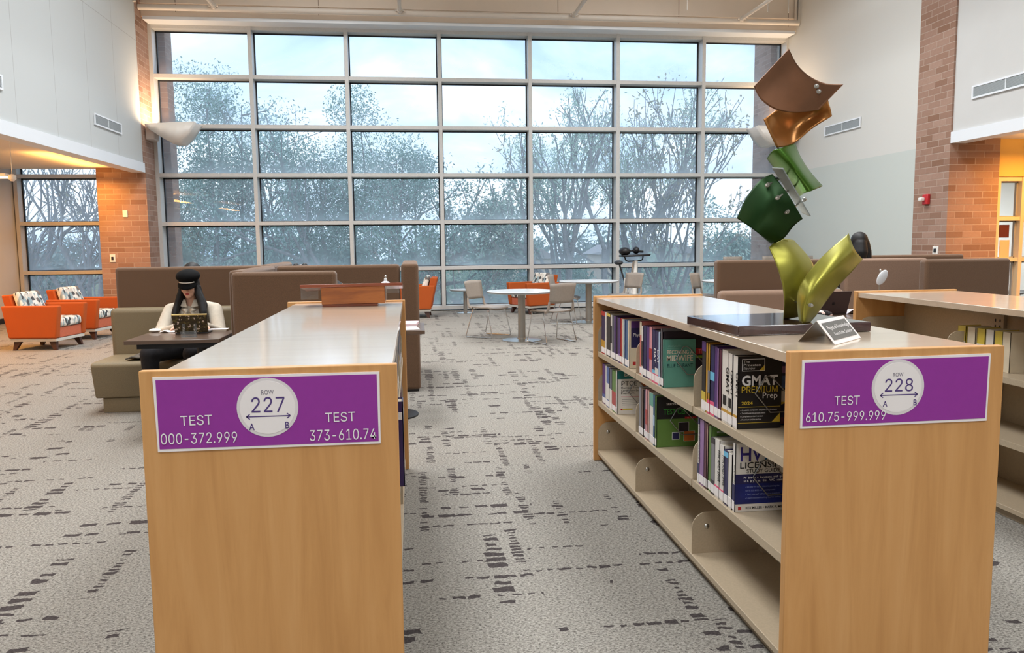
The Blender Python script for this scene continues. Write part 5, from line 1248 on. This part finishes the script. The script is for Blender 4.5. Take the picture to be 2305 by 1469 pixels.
def tree(label, base, stems, seed, depth, leafm_, nleaf, lsize, spread=.55, shrink=.74, r0=.16, bare=0.0, clump=.35, group=None, upw=.25, minr=.006, kids=(2, 3)):
    r = random.Random(seed); t = thing('tree', label, 'tree', base, 0, group); b = MB(); tips = []
    def grow(p, d, L2, rad, k):
        pts = [p]; dd = d.copy()
        for i in range(3):
            dd = (dd + rnd_unit(r) * .16 + Vector((0, 0, upw * .12))).normalized(); pts.append(pts[-1] + dd * L2 / 3)
        b.tube(pts, [max(minr, rad * (1 - .28 * i / 3)) for i in range(4)], 6 if rad > .04 else 4)
        if k <= 2: tips.extend([(q, k) for q in pts[1:]])
        if k == 0: return
        for _ in range(r.choice(kids)):
            nd_ = (dd + rnd_unit(r) * spread + Vector((0, 0, upw * .3))).normalized()
            grow(pts[-1] if r.random() < .6 else pts[2], nd_, L2 * shrink * r.uniform(.8, 1.15), rad * .62, k - 1)
    for (o0, d, L2, rad) in stems: grow(Vector(o0), Vector(d).normalized(), L2, rad, depth)
    build('trunk', b, BARK, t)
    if nleaf and tips:
        cand = [q for q, k in tips if r.random() > bare and (q.z < 1e9)]
        pts = []
        for _ in range(nleaf):
            q = r.choice(cand); v = rnd_unit(r) * clump * r.random() ** .6; pts.append((q.x + v.x, q.y + v.y, q.z + v.z))
        foliage(pts, lsize, seed, leafm_, t)
    return t
def bush(label, c, rad, n, seed, m, lsize, group=None, stems=4):
    """loose rounded mass of leaves over a few stems"""
    r = random.Random(seed); t = thing('shrub', label, 'shrub', (c[0], c[1], -4.2), 0, group); b = MB(); h = c[2] + 4.2
    for k in range(stems):
        a = r.uniform(0, 6.28); p = Vector((math.cos(a) * rad[0] * .12, math.sin(a) * rad[1] * .12, 0)); e = Vector((math.cos(a) * rad[0] * .55, math.sin(a) * rad[1] * .5, h + rad[2] * .4))
        m1 = p.lerp(e, .5) + rnd_unit(r) * .3; b.tube([p, m1, e], [.09, .06, .015], 6)
        for j in range(7):
            s = m1.lerp(e, r.random()); b.tube([s, s + (rnd_unit(r) + Vector((0, 0, .4))) * rad[0] * .35, s + (rnd_unit(r) + Vector((0, 0, .5))) * rad[0] * .6], [.03, .018, .006], 4)
    build('stems', b, BARK, t)
    blobs = [(rnd_unit(r) * r.uniform(.35, .95), r.uniform(.22, .42)) for _ in range(26)]
    pts = []
    for _ in range(n):
        d, k = r.choice(blobs); v = d + rnd_unit(r) * k * r.random() ** .4
        pts.append((v.x * rad[0], v.y * rad[1], h + v.z * rad[2]))
    foliage(pts, lsize, seed, m, t); return t
G0 = -4.2
# big evergreen by the lectern side of the window
tree('large leafy evergreen tree outside, filling the window beside the brick pier', (-4.6, 26.5, G0), [((-1.2, 0, 0), (-.10, .1, 1), 2.9, .22), ((2.2, .3, 0), (.12, 0, 1), 3.0, .24), ((.3, .6, 0), (-.3, 0, 1), 2.8, .18), ((3.4, .2, 0), (.25, .1, 1), 2.7, .16)], 11, 5, LEAF, 36000, .056, .62, .79, .22, 0, .42, upw=.2)
bush('dense evergreen crown mass in the second and third window bays', (-3.3, 27.6, 2.4), (4.1, 2.0, 4.2), 38000, 5, LEAF, .054, None, 6)
bush('leafy evergreen crown close to the brick fin, first window bay', (-6.6, 27.0, 5.0), (2.3, 1.6, 2.3), 13000, 6, LEAF, .052, None, 3)
bush('loose evergreen crown end in the third window bay', (-.6, 27.2, 3.6), (1.9, 1.4, 1.7), 11000, 8, LEAF, .052, None, 3)
tree('tall half bare tree outside with an upright leafy leader', (5.6, 26.0, G0), [((0, 0, 0), (-.02, 0, 1), 3.1, .22), ((.15, 0, 0), (.32, 0, 1), 3.2, .20), ((-.1, .2, 0), (-.32, .1, 1), 2.9, .14)], 23, 5, LEAF2, 17000, .056, .50, .80, .22, .25, .30, upw=.5)
tree('slim bare twiggy tree outside the right hand window bays'.replace('right hand ', 'far '), (8.6, 27.5, G0), [((0, 0, 0), (.05, 0, 1), 3.1, .16), ((.2, 0, 0), (-.25, 0, 1), 2.9, .12), ((.3, .2, 0), (.35, 0, 1), 2.8, .12)], 31, 5, LEAF3, 2600, .09, .5, .8, .15, .4, .3, upw=.45)
tree('small tree with thin leafy sprays outside the middle window bay', (2.0, 25.5, G0), [((0, 0, 0), (-.05, 0, 1), 2.4, .10), ((.1, 0, 0), (-.3, .1, 1), 2.2, .08)], 37, 5, LEAF, 3600, .09, .5, .78, .1, .2, .28, upw=.45)
tree('bare branching tree outside the lounge window', (-9.0, 23.0, G0), [((0, 0, 0), (-.06, 0, 1), 2.3, .18), ((.5, .2, 0), (.3, 0, 1), 2.2, .16), ((-.4, .2, 0), (-.4, .1, 1), 2.1, .14)], 41, 6, LEAF3, 500, .07, .62, .80, .18, .5, .3, upw=.25)
tree('second bare tree behind, outside the lounge window', (-13.5, 29.0, G0), [((0, 0, 0), (.06, 0, 1), 2.7, .2), ((.4, .2, 0), (.35, 0, 1), 2.5, .16), ((-.4, .2, 0), (-.35, .1, 1), 2.5, .16)], 43, 6, LEAF3, 500, .07, .62, .80, .18, .5, .3, upw=.25)
for k, (x, y, z, rx, rz_, m, n, lab) in enumerate([
    (-7.2, 33, -1.0, 3.2, 2.6, LEAF2, 7000, 'pale shrub mass low behind the evergreen at the brick fin'), (-2.0, 31, -.9, 3.2, 2.3, LEAF, 8000, 'green shrub mass low behind the evergreen trunks'), (2.2, 33, -1.0, 2.8, 2.3, LEAF2, 8000, 'pale green shrub below the middle bays'),
    (5.8, 30, -1.4, 2.8, 2.2, LEAF, 8500, 'green shrub around the leaning trunk of the half bare tree'), (9.4, 31, -.6, 2.6, 2.7, LEAF2, 8500, 'pale shrub behind the exercise bike window bay'), (13.0, 33, -.2, 3.0, 3.0, LEAF, 8500, 'green shrub mass beside the far brick fin'),
    (4.0, 27, -2.4, 2.2, 1.6, LEAF, 6500, 'low shrub close under the middle window sill'), (9.0, 26.5, -2.2, 2.4, 1.7, LEAF, 7000, 'low shrub close under the exercise bike window sill'), (.2, 26, -2.3, 2.0, 1.6, LEAF2, 6000, 'low pale shrub under the window behind the narrow screen'), (12.5, 28, -1.6, 2.4, 2.2, LEAF2, 6500, 'low pale shrub under the sill near the far brick fin')]):
    bush(lab, (x, y, z), (rx, 1.7, rz_), int(n * 1.35), 100 + k, m, .082, 'shrubs outside the window')
HAZE = leafm('far_leaf', lin(140, 160, 158), lin(178, 192, 188))  # distance haze put into the far leaf colour
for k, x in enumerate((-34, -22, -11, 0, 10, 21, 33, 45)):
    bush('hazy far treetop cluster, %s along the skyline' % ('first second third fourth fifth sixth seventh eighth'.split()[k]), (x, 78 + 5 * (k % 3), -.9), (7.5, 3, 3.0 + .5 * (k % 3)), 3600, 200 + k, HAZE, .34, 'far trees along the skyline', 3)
for k, (x, y, w_, h) in enumerate(((6.5, 62, 9, 4.4), (20, 66, 8, 4.6))):
    t = thing('building', ('low pale building seen far off between the trees, middle bays', 'low pale building far off behind the exercise bike bay')[k], 'building', (x, y, G0))
    build('wall', MB().box(-w_ / 2, w_ / 2, 0, 6, 0, h), mat('far_wall', lin(196, 182, 168), .9), t, smooth=False)
    build('roof', MB().prism([(-w_ / 2 - .4, h), (w_ / 2 + .4, h), (w_ / 2 - 1, h + .8), (-w_ / 2 + 1, h + .8)], -.4, 6.4, 'y'), mat('far_roof', lin(150, 146, 146), .9), t, smooth=False)
    for j in range(4): build('window', MB().box(-w_ / 2 + 1 + j * (w_ - 2) / 4, -w_ / 2 + 2 + j * (w_ - 2) / 4, -.03, .0, h - 2.2, h - 1), mat('far_pane', lin(120, 132, 140), .3), t, smooth=False)
